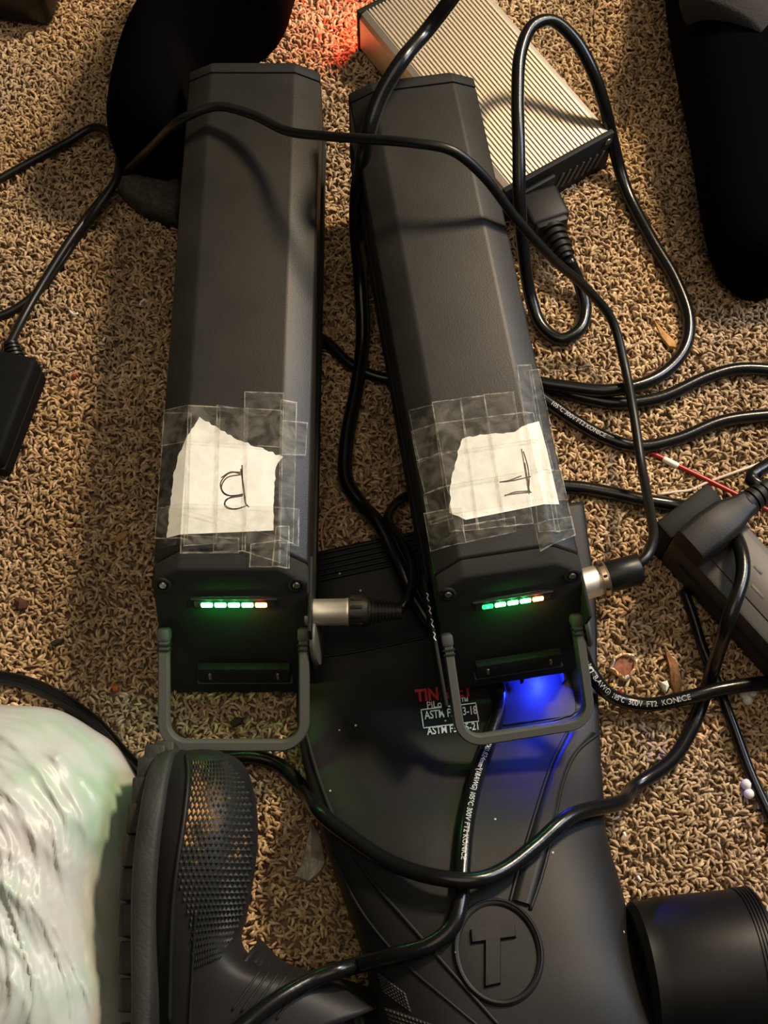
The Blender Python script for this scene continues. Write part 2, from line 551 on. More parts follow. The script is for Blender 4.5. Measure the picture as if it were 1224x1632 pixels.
# ------------------------------------------------------------------ rubber boots
def boot_standing():
    root = empty('rubber_boot', Matrix.Translation(P(760, 1200, 0)))
    inv = root.matrix_world.inverted()
    st = [((496, 884), (930, 800), 0.006, 0.0, 0.012),
          ((497, 930), (938, 860), 0.006, 0.0, 0.012),
          ((492, 1010), (950, 960), 0.006, 0.0, 0.012),
          ((474, 1090), (952, 1060), 0.007, 0.0, 0.014),
          ((474, 1160), (955, 1150), 0.011, 0.0, 0.022),
          ((488, 1240), (960, 1240), 0.019, 0.0, 0.038),
          ((512, 1330), (966, 1330), 0.030, 0.0, 0.058),
          ((546, 1430), (990, 1420), 0.036, 0.0, 0.070),
          ((580, 1530), (1006, 1500), 0.038, 0.0, 0.078),
          ((602, 1630), (1046, 1600), 0.038, 0.0, 0.084),
          ((640, 1730), (1075, 1710), 0.038, 0.0, 0.084),
          ((650, 1830), (1090, 1820), 0.036, 0.0, 0.076),
          ((690, 1900), (1060, 1900), 0.03, 0.0, 0.055)]
    def wr(q, t, a):
        if math.sin(a) > 0.05:
            k = max(0.0, min(1.0, (t - 0.10) / 0.35)) * math.sin(a)
            q.z += k * (0.003 * noise.noise(V((q.x * 14, q.y * 9, 3))) )
        return q
    body = loft('shaft_and_foot', st, RUBBER, None, n=56, sub=7, ex=2.6, shape=wr)
    body.matrix_world = Matrix.Identity(4)
    bv = bvh_of(body)
    parts = [body]
    # ribbed cuff rings round the opening
    for k in range(6):
        y = k * 8.5
        pts = [on(bv, x, 886 + y - (x - 496) * 0.215, 0.0008) for x in range(499, 700, 8)]
        parts.append(tube('cuff_rib', pts, 0.0011, RUBBER, n=6, raw=True))
    # moulded seams
    def seam(name, ctrl, r, lift=0.0002):
        c = catn([V((a, b, 0)) for a, b in ctrl], 8)
        pts = [on(bv, p.x, p.y, lift) for p in c]
        parts.append(tube(name, pts, r, RUBBER, n=6, raw=True))
    seam('seam', [(503, 1048), (560, 1040), (620, 1028), (690, 1014), (780, 998)], 0.0009)
    seam('seam', [(486, 1160), (505, 1230), (540, 1320), (590, 1400), (650, 1470), (720, 1550), (800, 1640)], 0.0013)
    seam('seam', [(530, 1360), (575, 1450), (640, 1530), (720, 1600), (780, 1650)], 0.0009)
    seam('seam', [(905, 1165), (880, 1215), (855, 1290), (828, 1380), (812, 1440)], 0.0010)
    seam('seam', [(955, 1168), (918, 1200), (896, 1250), (880, 1330), (862, 1400), (845, 1450)], 0.0012)
    seam('seam', [(775, 1165), (830, 1158), (890, 1146), (930, 1128)], 0.0009)
    # raised strap band between two seams
    vs_, fs = [], []
    rows = [((905, 1168), (952, 1170)), ((882, 1215), (914, 1208)), ((868, 1255), (897, 1252)), ((850, 1310), (886, 1310)),
            ((832, 1370), (868, 1375)), ((815, 1435), (848, 1445))]
    ra = catn([V((a[0][0], a[0][1], 0)) for a in rows], 5); rb = catn([V((a[1][0], a[1][1], 0)) for a in rows], 5)
    for a, b in zip(ra, rb):
        for k in range(7):
            f = k / 6
            l = 0.0024 if 0 < k < 6 else -0.0006
            vs_.append(on(bv, a.x + (b.x - a.x) * f, a.y + (b.y - a.y) * f, l))
    for i in range(len(ra) - 1):
        for k in range(6):
            fs.append((i * 7 + k, i * 7 + k + 1, (i + 1) * 7 + k + 1, (i + 1) * 7 + k))
    parts.append(pymesh('strap_band', vs_, fs, RUBBER, smooth=True))
    # smooth rounded rectangle panel below the handle
    def patch(name, c, hw, hh, ang, rad, lift, m, n=18):
        vs_, fs = [], []
        ca, sa = math.cos(ang), math.sin(ang)
        out = []
        for q, (sx, sy) in enumerate(((1, 1), (-1, 1), (-1, -1), (1, -1))):
            for k in range(6):
                t = math.pi / 2 * (q + k / 5)
                out.append((sx * (hw - rad) + rad * math.cos(t), sy * (hh - rad) + rad * math.sin(t)))
        rings = [(1.04, -0.0006), (1.0, lift), (0.66, lift), (0.33, lift), (0.02, lift)]
        for s, l in rings:
            for (x, y) in out:
                x_, y_ = x * s, y * s
                vs_.append(on(bv, c[0] + x_ * ca - y_ * sa, c[1] + x_ * sa + y_ * ca, l))
        no = len(out)
        for i in range(len(rings) - 1):
            for k in range(no):
                fs.append((i * no + k, i * no + (k + 1) % no, (i + 1) * no + (k + 1) % no, (i + 1) * no + k))
        o = pymesh(name, vs_, fs, m, smooth=True)
        o.data.set_sharp_from_angle(angle=math.radians(40))
        parts.append(o)
        return o
    patch('label_panel', (848, 1098), 64, 52, math.radians(-8), 14, 0.0012, RUBBER)
    # round ankle medallion: ring, disc, letter T
    cx, cy = 794, 1518
    def ring(name, rx0, ry0, rx1, ry1, l):
        vs_, fs = [], []
        n = 64
        for i in range(n):
            a = 2 * math.pi * i / n
            for f, lf in ((0, -0.0008), (0.2, l), (0.8, l), (1, -0.0008)):
                rx = rx0 + (rx1 - rx0) * f; ry = ry0 + (ry1 - ry0) * f
                x = rx * math.cos(a); y = ry * math.sin(a)
                x, y = x + y * 0.08, y
                vs_.append(on(bv, cx + x, cy + y, lf))
        for i in range(n):
            j = (i + 1) % n
            for k in range(3):
                fs.append((i * 4 + k, j * 4 + k, j * 4 + k + 1, i * 4 + k + 1))
        parts.append(pymesh(name, vs_, fs, RUBBER, smooth=True))
    ring('medallion_ring', 74, 88, 60, 74, 0.0018)
    ring('medallion_ring', 70, 84, 66, 80, 0.0026)
    def slab(name, q, nu, nv, lift):
        vs_, fs = [], []
        for i in range(nu + 1):
            for j in range(nv + 1):
                u, v = i / nu, j / nv
                x = (q[0][0] * (1 - u) + q[1][0] * u) * (1 - v) + (q[3][0] * (1 - u) + q[2][0] * u) * v
                y = (q[0][1] * (1 - u) + q[1][1] * u) * (1 - v) + (q[3][1] * (1 - u) + q[2][1] * u) * v
                vs_.append(on(bv, x, y, -0.0008 if i in (0, nu) or j in (0, nv) else lift))
        for i in range(nu):
            for j in range(nv):
                a = i * (nv + 1) + j
                fs.append((a, a + 1, a + nv + 2, a + nv + 1))
        parts.append(pymesh(name, vs_, fs, RUBBER))
    slab('raised_letter', [(748, 1481), (821, 1472), (824, 1496), (750, 1506)], 26, 9, 0.0024)
    slab('raised_letter', [(771, 1490), (799, 1487), (799, 1570), (771, 1576)], 10, 28, 0.00235)
    # knurled patches low on the side
    def knurl(poly_fn, nx, ny):
        vs_, fs = [], []
        for i in range(nx):
            for j in range(ny):
                q = [poly_fn((i + a) / nx, (j + b) / ny) for a, b in ((0.08, 0.08), (0.92, 0.08), (0.92, 0.92), (0.08, 0.92))]
                c = poly_fn((i + .5) / nx, (j + .5) / ny)
                b0 = len(vs_)
                vs_ += [on(bv, x, y, 0.0) for x, y in q] + [on(bv, c[0], c[1], 0.0011)]
                for k in range(4): fs.append((b0 + k, b0 + (k + 1) % 4, b0 + 4))
        parts.append(pymesh('knurled_patch', vs_, fs, RUBBERS))
    knurl(lambda u, v: (600 + u * 46 + v * 10, 1548 + u * 34 + v * 32 - (1 - v) * 0), 9, 6)
    knurl(lambda u, v: (612 + u * 84 + v * 20, 1600 + u * 38 - (u - .5) * 8 + v * 60), 14, 8)
    # print on the shaft
    def put(name, body_, px, py, hpx, wpx, ang, m, bold=0.0):
        tv, tf = text_mesh(body_, 1.0, bold)
        mx_ = max(v.x for v in tv); mn = min(v.x for v in tv)
        ca, sa = math.cos(ang), math.sin(ang)
        out = []
        for v in tv:
            x = (v.x - mn) / (mx_ - mn) * wpx; y = -v.y / 0.70 * hpx
            out.append(on(bv, px + x * ca - y * sa, py + x * sa + y * ca, 0.0006))
        parts.append(pymesh(name, out, tf, m))
    A = math.radians(-6)
    put('shaft_print', 'TINGLEY', 663, 1119, 19, 92, A, REDPRINT, 0.035)
    put('shaft_print', 'PiLoT G2\u2122', 681, 1130, 11, 66, A, WHITEPRINT, 0.012)
    put('shaft_print', 'ASTM F2413-18', 677, 1147, 13, 84, A, WHITEPRINT, 0.012)
    put('shaft_print', 'ASTM F3445-21', 681, 1172, 12, 82, A, WHITEPRINT, 0.012)
    fr = [(671, 1132), (758, 1121), (763, 1150), (675, 1161)]
    loop = []
    for i in range(4):
        a, b = fr[i], fr[(i + 1) % 4]
        loop += [on(bv, a[0] + (b[0] - a[0]) * k / 8, a[1] + (b[1] - a[1]) * k / 8, 0.0005) for k in range(8)]
    parts.append(ribbon('print_frame', loop, 0.0006, 0.0002, WHITEPRINT, closed=True))
    for p in parts:
        p.parent = root
        p.matrix_parent_inverse = inv
    tag(root, 'black rubber boot lying flat with a round T medallion and red and white print', 'boot', 'pair of black rubber boots')
    return bv, root
BOOT_BV, boot1 = boot_standing()

def boot_side():
    root = empty('rubber_boot', Matrix.Translation(P(310, 1400, 0)))
    inv = root.matrix_world.inverted()
    parts = []
    # upper: foot with the toe pointing away from the viewer, then ankle and shaft to the right
    st = [((262, 1203), (352, 1196), 0.05, 0.020, 0.058),
          ((250, 1222), (386, 1215), 0.05, 0.010, 0.074),
          ((240, 1262), (402, 1255), 0.05, 0.004, 0.086),
          ((236, 1320), (409, 1315), 0.05, 0.002, 0.093),
          ((234, 1390), (403, 1385), 0.05, 0.0, 0.095),
          ((232, 1450), (392, 1445), 0.05, 0.0, 0.092),
          ((230, 1510), (382, 1500), 0.05, 0.0, 0.086),
          ((226, 1575), (420, 1535), 0.05, 0.0, 0.080),
          ((222, 1650), (520, 1560), 0.045, 0.0, 0.076),
          ((220, 1760), (620, 1600), 0.04, 0.0, 0.072)]
    ROWS = []
    upper = loft('foot_upper', st, RUBBER, None, n=56, sub=8, ex=2.5)
    parts.append(upper)
    bv = bvh_of(upper)
    # pleated ankle and shaft running right under the other boot
    st2 = [((330, 1640), (420, 1500), 0.03, 0.0, 0.070),
           ((420, 1660), (450, 1530), 0.03, 0.0, 0.062),
           ((500, 1690), (500, 1550), 0.03, 0.0, 0.056),
           ((600, 1720), (565, 1565), 0.025, 0.0, 0.046),
           ((700, 1760), (650, 1600), 0.02, 0.0, 0.030)]
    def pleat(q, t, a):
        if math.sin(a) > 0: q.z += 0.0016 * math.sin(t * 60) * math.sin(a)
        return q
    sh = loft('pleated_shaft', st2, RUBBER, None, n=40, sub=26, ex=2.3, shape=pleat)
    parts.append(sh)
    # sole: thick band down the left side with lugs
    sol = [((252, 1197), (284, 1192), 0.06, 0.024, 0.060), ((238, 1212), (284, 1205), 0.06, 0.014, 0.074),
           ((229, 1245), (284, 1240), 0.06, 0.006, 0.085), ((222, 1300), (280, 1297), 0.06, 0.002, 0.093),
           ((214, 1370), (272, 1368), 0.06, 0.0, 0.096), ((209, 1440), (266, 1440), 0.06, 0.0, 0.094),
           ((207, 1520), (262, 1520), 0.06, 0.0, 0.090), ((207, 1600), (260, 1600), 0.06, 0.0, 0.088),
           ((206, 1700), (258, 1700), 0.055, 0.0, 0.086)]
    def mid(q, t, a): return q
    so = loft('sole', [((l[0] + 12, l[1]), r, a, b, c) for (l, r, a, b, c) in sol], RUBBERS, None, n=40, sub=6, ex=5.0)
    parts.append(so)
    for k in range(11):
        t = (k + 0.4) / 11 * (len(sol) - 1)
        i = int(t); f = t - i
        a, b = sol[i], sol[min(i + 1, len(sol) - 1)]
        x = a[0][0] + (b[0][0] - a[0][0]) * f; y = a[0][1] + (b[0][1] - a[0][1]) * f
        zt = a[4] + (b[4] - a[4]) * f
        p = P(x + 11, y, 0.06)
        M = Matrix.Translation(V((p.x, p.y, zt * 0.5)))
        parts.append(box('tread_lug', (0, 0, 0), (0.012, 0.0165, zt * 0.80), RUBBERS, None, M, 0.0015))
    # welt line between sole and upper
    bs = bvh_of(so, upper)
    c = catn([V((x, y, 0)) for x, y in [(298, 1203), (300, 1240), (294, 1300), (284, 1370), (276, 1440), (272, 1520), (270, 1632)]], 8)
    parts.append(tube('welt', [on(bs, p.x, p.y, 0.0003) for p in c], 0.0013, RUBBER, n=6, raw=True))
    c = catn([V((x, y, 0)) for x, y in [(312, 1450), (308, 1520), (304, 1600), (302, 1640)]], 8)
    parts.append(tube('welt', [on(bs, p.x, p.y, 0.0003) for p in c], 0.0010, RUBBER, n=6, raw=True))
    # knurled toe cap: rows of small pyramids
    vs_, fs = [], []
    left = catn([V(p) for p in ((306, 1212, 0), (302, 1260, 0), (292, 1330, 0), (282, 1400, 0), (300, 1470, 0), (306, 1548, 0))], 7)
    right = catn([V(p) for p in ((362, 1212, 0), (396, 1260, 0), (404, 1330, 0), (400, 1400, 0), (385, 1462, 0), (352, 1530, 0))], 7)
    nr = len(left) - 1
    for i in range(nr):
        ncol = 14
        for j in range(ncol):
            def uv(a, b):
                l0, l1, r0, r1 = left[i], left[i + 1], right[i], right[i + 1]
                L_ = l0 + (l1 - l0) * b; R_ = r0 + (r1 - r0) * b
                p = L_ + (R_ - L_) * ((j + a + (0.5 if i % 2 else 0)) / (ncol + 0.5))
                return p.x, p.y
            b0 = len(vs_)
            ok = [on(bv, *uv(a, b), 0.0) for a, b in ((0.5, 0.0), (0.98, 0.5), (0.5, 1.0), (0.02, 0.5))]
            vs_ += ok + [on(bv, *uv(0.5, 0.5), 0.0016)]
            for k in range(4): fs.append((b0 + k, b0 + (k + 1) % 4, b0 + 4))
    MUD = mat('muddy_knurl', (0.022, 0.022, 0.019, 1), 0.6, spec=0.35)
    nt = MUD.node_tree
    b = nt.nodes['Principled BSDF']
    ge = nt.nodes.new('ShaderNodeNewGeometry')
    nz = nt.nodes.new('ShaderNodeTexNoise'); nz.inputs['Scale'].default_value = 42; nz.inputs['Detail'].default_value = 6; nz.inputs['Roughness'].default_value = 0.75
    nt.links.new(ge.outputs['Position'], nz.inputs['Vector'])
    sx = nt.nodes.new('ShaderNodeVectorMath'); sx.operation = 'DISTANCE'
    q = on(bv, 305, 1290)
    sx.inputs[1].default_value = q
    nt.links.new(ge.outputs['Position'], sx.inputs[0])
    mr = nt.nodes.new('ShaderNodeMapRange'); mr.inputs['From Min'].default_value = 0.0; mr.inputs['From Max'].default_value = 0.052
    mr.inputs['To Min'].default_value = 0.20; mr.inputs['To Max'].default_value = -0.14
    nt.links.new(sx.outputs['Value'], mr.inputs['Value'])
    ad = nt.nodes.new('ShaderNodeMath'); ad.operation = 'ADD'
    nt.links.new(nz.outputs['Fac'], ad.inputs[0]); nt.links.new(mr.outputs['Result'], ad.inputs[1])
    rp = nt.nodes.new('ShaderNodeValToRGB')
    rp.color_ramp.elements[0].position = 0.55; rp.color_ramp.elements[0].color = (0.022, 0.022, 0.019, 1)
    rp.color_ramp.elements[1].position = 0.70; rp.color_ramp.elements[1].color = (0.50, 0.29, 0.11, 1)
    nt.links.new(ad.outputs[0], rp.inputs['Fac'])
    nt.links.new(rp.outputs['Color'], b.inputs['Base Color'])
    parts.append(tag(pymesh('knurled_toe_cap', vs_, fs, MUD), 'knurled toe cap stained with orange mud'))
    # fine pleat ridges at the ankle
    bsh = bvh_of(sh, upper)
    for k in range(6):
        x0 = 388 + k * 14; 
        pts = [on(bsh, x0 + 26 - f * 44, 1548 + k * 3 + f * 62, 0.0002) for f in [i / 10 for i in range(11)]]
        parts.append(tube('ankle_pleat', pts, 0.0007, RUBBERS, n=6, raw=True))
    for p in parts:
        p.parent = root
        p.matrix_parent_inverse = inv
    tag(root, 'black rubber boot on its side with muddy knurled toe beside the white bag', 'boot', 'pair of black rubber boots')
    return bs, bsh
BOOT2_BV, BOOT2S_BV = boot_side()

# ------------------------------------------------------------------ battery packs
BW, BH, BC, BCH = 0.0900, 0.0950, 0.0165, 0.009     # width, height, chamfer run, chamfer drop
near = P(367, 907, BH)
far = P(405, 97, BH)
BL = far.y - near.y
lip = P(367, 1097, 0.012)
BS = near.y - lip.y                                    # how far the slanted end leans out

def surf(x):
    a = abs(x) - (BW / 2 - BC)
    return BH if a <= 0 else BH - a / BC * BCH

def make_battery(M, label, leds):
    root = empty('battery_pack', M)
    ci = M.inverted()
    hw, fx = BW / 2, BW / 2 - BC
    prof = [(-hw + 0.006, 0.0), (-hw, 0.008), (-hw, BH - BCH), (-fx, BH), (fx, BH), (hw, BH - BCH), (hw, 0.008), (hw - 0.006, 0.0)]
    def extr(name, ys, m, sc=None, bev=0.0012):
        """ys: list of functions z->y for successive sections, plus inset"""
        bm = bmesh.new()
        rows = []
        for fy, ins in ys:
            r_ = []
            for x, z in prof:
                xx = x - math.copysign(min(abs(x), ins), x); zz = z - ins if z > BH / 2 else z + ins
                r_.append(bm.verts.new((xx, fy(zz), zz)))
            rows.append(r_)
        n = len(prof)
        for a, b in zip(rows, rows[1:]):
            for i in range(n):
                j = (i + 1) % n
                bm.faces.new((a[i], a[j], b[j], b[i]))
        bm.faces.new(rows[0][::-1]); bm.faces.new(rows[-1])
        bmesh.ops.recalc_face_normals(bm, faces=bm.faces[:])
        if bev:
            es = [e for e in bm.edges if e.is_manifold and e.calc_face_angle(0) > 0.3]
            bmesh.ops.bevel(bm, geom=es, offset=bev, segments=2, affect='EDGES', profile=0.5)
        return bmobj(name, bm, m, root, angle=30)
    front = lambda d: (lambda z: -BS * min(1.0, max(0.0, (BH - z) / (BH - 0.012))) + d)
    flat = lambda d: (lambda z: d)
    extr('case', [(front(0.0125), 0.0), (flat(BL - 0.010), 0.0)], BLACKP, bev=0.0016)
    extr('end_cap', [(flat(BL - 0.0095), 0.0), (flat(BL - 0.002), 0.0), (flat(BL), 0.002)], BLACKD)
    extr('front_cap', [(front(0.0), 0.0), (front(0.0119), 0.0)], mat('front_cap_plastic', (0.026, 0.0265, 0.024, 1), 0.75, spec=0.03, bump=0.1, bscale=1800), bev=0.0018)
    # side rails
    for s in (-1, 1):
        box('side_rail', (s * (hw + 0.0008), BL * 0.5, BH * 0.42), (0.0022, BL * 0.92, 0.010), BLACKD, root, None, 0.0006)
        box('side_rail', (s * (hw + 0.0006), BL * 0.5, BH * 0.20), (0.0018, BL * 0.92, 0.006), BLACKD, root, None, 0.0005)
    # front face frame: u across, v down the slope
    nrm = V((0, -(BH - 0.012), BS)).normalized()
    dv = V((0, -BS, -(BH - 0.012)))
    slope = dv.length
    dv.normalize()
    def F(u, v, out=0.0):
        return V((u, 0, BH)) + dv * v + nrm * out
    FM = Matrix(((1, 0, 0, 0), (0, -dv.y, nrm.y, 0), (0, -dv.z, nrm.z, BH), (0, 0, 0, 1)))   # local x=u, y=-v, z=out
    # raised brow at the top of the face
    def facebox(name, u, v, o, su, sv, so_, m, bev=0.0008, parent=root):
        return box(name, (u, -v, o), (su, sv, so_), m, parent, FM, bev)
    # status window and five segments
    win = facebox('status_window', 0.0015, 0.0265, 0.0001, 0.047, 0.0055, 0.0010, mat('window_plastic', (0.02, 0.03, 0.02, 1), 0.25), 0.0004)
    facebox('window_ridge', 0.0015, 0.0222, 0.0006, 0.050, 0.0008, 0.0016, HANDLE, 0.0003)
    for k, lm in enumerate(leds):
        facebox('status_light', -0.0145 + k * 0.0079, 0.0266, 0.0010, 0.0069, 0.0030, 0.0018, lm, 0.0008, root)
        ld = bpy.data.lights.new('status_glow', 'POINT')  # unseen point light added before each bar to throw its halo on the face
        ld.color = {'green_led': (0.04, 1, 0.14), 'dim_green_led': (0.02, 1, 0.16), 'red_led': (1, 0.07, 0.03)}[lm.name]
        ld.energy = {'green_led': 0.0095, 'dim_green_led': 0.0014, 'red_led': 0.0060}[lm.name]
        ld.shadow_soft_size = 0.0008
        lo = bpy.data.objects.new('status_glow', ld); COL.objects.link(lo); lo.parent = root
        lo.location = F(-0.0145 + k * 0.0079, 0.0266, 0.0025)
    # corner screws in round bosses
    for s in (-1, 1):
        Mx = FM @ Matrix.Translation(V((s * 0.0385, -0.0115, -0.0006)))
        lathe('screw_boss', [(0.0048, 0), (0.0048, 0.0018), (0.0040, 0.0022), (0.0033, 0.0022), (0.0030, 0.0006)], BLACKD, Mx, root, 20)
        lathe('screw', [(0.0024, 0.0003), (0.0024, 0.0017), (0.0018, 0.0023), (0.0004, 0.0024)], STEEL, Mx, root, 14)
    # latch bracket low on the face with two pins
    facebox('latch_bracket', 0.004, slope * 0.83, 0.0030, 0.056, 0.012, 0.006, BLACKD, 0.001)
    facebox('latch_bracket', 0.004, slope * 0.90, 0.0020, 0.058, 0.0022, 0.006, HANDLE, 0.0006)
    for s in (-1, 1):
        facebox('latch_pin', 0.004 + s * 0.0205, slope * 0.83, 0.0058, 0.0018, 0.0050, 0.0016, STEEL, 0.0005)
    # hinge lugs and swinging handle
    hv = slope * 0.52
    path = []
    ho = hw - 0.0035
    h0 = F(0, hv, 0.003)
    d = V((0, -0.93, -0.37)).normalized()         # direction the handle hangs out in
    up_ = V((0, -d.z, d.y)); 
    if up_.z < 0: up_ = -up_
    LEN = 0.0640
    rad = 0.014
    pts2 = [(-ho, 0), (-ho, LEN - rad)]
    for k in range(1, 9):
        a = math.pi / 2 * k / 8
        pts2.append((-ho + rad - rad * math.cos(a), LEN - rad + rad * math.sin(a)))
    for k in range(0, 9):
        a = math.pi / 2 * k / 8
        pts2.append((ho - rad + rad * math.sin(a), LEN - rad + rad * math.cos(a)))
    pts2 += [(ho, 0)]
    vs_, fs = [], []
    wd, th = 0.0031, 0.0055
    N = len(pts2)
    for i, (x, t) in enumerate(pts2):
        a = pts2[max(0, i - 1)]; b = pts2[min(N - 1, i + 1)]
        tx, tt = b[0] - a[0], b[1] - a[1]
        l = math.hypot(tx, tt); nx, nt_ = -tt / l, tx / l
        for (o1, o2) in ((-1, -0.7), (-0.7, -1), (0.7, -1), (1, -0.7), (1, 0.7), (0.7, 1), (-0.7, 1), (-1, 0.7)):
            p = h0 + d * (t + nt_ * o1 * wd) + V((x + nx * o1 * wd, 0, 0)) + up_ * (o2 * th)
            vs_.append(p)
    for i in range(N - 1):
        for k in range(8):
            l = (k + 1) % 8
            fs.append((i * 8 + k, i * 8 + l, (i + 1) * 8 + l, (i + 1) * 8 + k))
    fs += [tuple(range(7, -1, -1)), tuple(range((N - 1) * 8, N * 8))]
    hd = pymesh('handle', vs_, fs, HANDLE, root, True)
    hd.data.set_sharp_from_angle(angle=math.radians(50))
    for s in (-1, 1):
        c = h0 + V((s * ho, 0, 0))
        Mx = frame_z(c, d)
        box('hinge_lug', (0, 0, -0.0015), (0.0075, 0.0130, 0.0080), HANDLE, root, Mx, 0.0018)
        box('hinge_collar', (0, 0, 0.0045), (0.0078, 0.0125, 0.0012), BLACKD, root, Mx, 0.0003)
        box('hinge_collar', (0, 0, 0.0075), (0.0074, 0.0122, 0.0012), BLACKD, root, Mx, 0.0003)
    # round rubber cover of the charging port, hanging on the right side
    Mx = Matrix.Translation(V((hw + 0.0015, -BS * 0.58, 0.046))) @ Matrix.Rotation(math.radians(82), 4, 'Y')
    lathe('port_cover', [(0.0100, 0), (0.0145, 0.0004), (0.0150, 0.0022), (0.0142, 0.0036), (0.0060, 0.0040)], HANDLE, Mx, root, 32)
    box('port_plate', (hw + 0.0008, -BS * 0.18, 0.056), (0.0022, 0.046, 0.044), BLACKD, root, None, 0.0008)
    tag(root, label, 'battery', 'two long black battery packs')
    return root, F, slope

M1 = Matrix.Translation(V((P(367, 913, BH - BCH).x, near.y, 0.0)))
bat1, F1, SL = make_battery(M1, 'long black battery pack marked B with five lit bars, left of the other pack', [GLED, GLED, GLED, GLED, RLED])
SC2 = 0.915
n2 = P(811, 899, 0.030 + BH * SC2)
f2 = P(648, 84, 0.045 + BH * SC2)
ax = (f2 - n2); yaw = math.atan2(-ax.x, ax.y)
pitch = math.atan2(ax.z, math.hypot(ax.x, ax.y))
SCY = ax.length / BL / SC2
M2 = Matrix.Translation(V((n2.x, n2.y, 0))) @ Matrix.Rotation(yaw, 4, 'Z') @ Matrix.Rotation(pitch, 4, 'X') @ Matrix.Scale(SC2, 4)
M2 = Matrix.Translation(V((0, 0, 0.030))) @ M2
bat2, F2, SL = make_battery(M2, 'long black battery pack marked F, turned askew, one bar dim, blue glow beneath', [GLEDD, GLED, GLED, GLED, RLED])
print('battery', BL, BS, 'yaw', math.degrees(yaw), 'ratio', SCY)

# blue lamp under the lip of the second pack
bm = bmesh.new()
bmesh.ops.create_uvsphere(bm, u_segments=12, v_segments=8, radius=0.0022)
o = bmobj('blue_indicator', bm, BLED, bat2, True)
o.location = (0.024, -BS + 0.0050, -0.0010)

for hx, hy, sx_, sy_ in ((0.024, -BS + 0.012, 0.030, 0.0016), (0.009, -BS + 0.0055, 0.0016, 0.013), (0.037, -BS + 0.0040, 0.0016, 0.017)):  # unseen walls added to keep the blue light off the carpet
    dp_ = 0.009 if hx < 0.02 else 0.015
    box('added_light_block', (hx, hy, 0.0005 - dp_ / 2), (sx_, sy_, dp_), BLACKD, bat2, Matrix.Identity(4), 0.0004)

# white marks on a slim strip along the left flank of the second pack
st = box('flank_strip', (-BW / 2 - 0.0040, -BS * 0.55, 0.048), (0.0022, 0.085, 0.026), BLACKD, bat2, Matrix.Identity(4), 0.0008)
for k in range(4):
    yy = -BS * 0.55 + 0.030 - k * 0.0085
    pts = [V((-BW / 2 - 0.0044, yy, 0.0612)), V((-BW / 2 - 0.0034, yy - 0.0016, 0.0612)), V((-BW / 2 - 0.0046, yy - 0.0034, 0.0612)), V((-BW / 2 - 0.0036, yy - 0.0056, 0.0612))]
    ribbon('strip_mark', pts, 0.0006, 0.0002, WHITEPRINT, st)

def local_top(M, px, py):
    """battery-local (x, y) on the top plane at the place seen at (px, py)"""
    inv = M.inverted()
    o_ = inv @ CAM
    d = (inv.to_3x3() @ ray(px, py))
    t = (BH - o_.z) / d.z
    q = o_ + d * t
    # chamfered flanks lie lower: refine
    for _ in range(6):
        t = (surf(q.x) - o_.z) / d.z
        q = o_ + d * t
    return q

def sheet(name, poly, lift, m, parent, thick=0.00012, cuts=0):
    """thin sheet following the top and the chamfers of a pack; poly in local (x, y)"""
    bm = bmesh.new()
    vs_ = [bm.verts.new((x, y, 0)) for x, y in poly]
    bm.faces.new(vs_)
    fx = BW / 2 - BC
    for c in (-fx, fx):
        bmesh.ops.bisect_plane(bm, geom=bm.verts[:] + bm.edges[:] + bm.faces[:], plane_co=(c, 0, 0), plane_no=(1, 0, 0), dist=1e-6)
    bmesh.ops.triangulate(bm, faces=[f for f in bm.faces if len(f.verts) > 4])
    for v in bm.verts:
        v.co.z = surf(v.co.x) + lift
    top = [f for f in bm.faces]
    for f in top:
        f.normal_update()
        if f.normal.z < 0: f.normal_flip()
    if thick == 0: return bmobj(name, bm, m, parent)
    r = bmesh.ops.extrude_face_region(bm, geom=top)
    for e in r['geom']:
        if isinstance(e, bmesh.types.BMVert): e.co.z += thick
    return bmobj(name, bm, m, parent)

def jag(pts, amp, seg=0.0022):
    out = []
    for i, a in enumerate(pts):
        b = pts[(i + 1) % len(pts)]
        d = V((b[0] - a[0], b[1] - a[1])); n = max(1, int(d.length / seg))
        k = amp[i] if isinstance(amp, (list, tuple)) else amp
        nr = V((-d.y, d.x)).normalized()
        for j in range(n):
            q = V(a) + d * (j / n)
            if j: q += nr * random.uniform(-k, k)
            out.append((q.x, q.y))
    return out

def note(bat, M, corners, amp, strokes, label):
    pl = [local_top(M, *c) for c in corners]
    s = sheet('paper_note', jag([(p.x, p.y) for p in pl], amp), 0.0004, PAPER, bat, 0.0002)
    s['label'] = label
    for st_ in strokes:
        c = catn([V((a, b, 0)) for a, b in st_], 6) if len(st_) > 2 else [V((a[0], a[1], 0)) for a in st_]
        q = []
        for p in c:
            t = local_top(M, p.x, p.y)
            q.append(V((t.x, t.y, surf(t.x) + 0.00062)))
        ribbon('pen_stroke', q, 0.00075, 0.00008, INK, s)
    return s

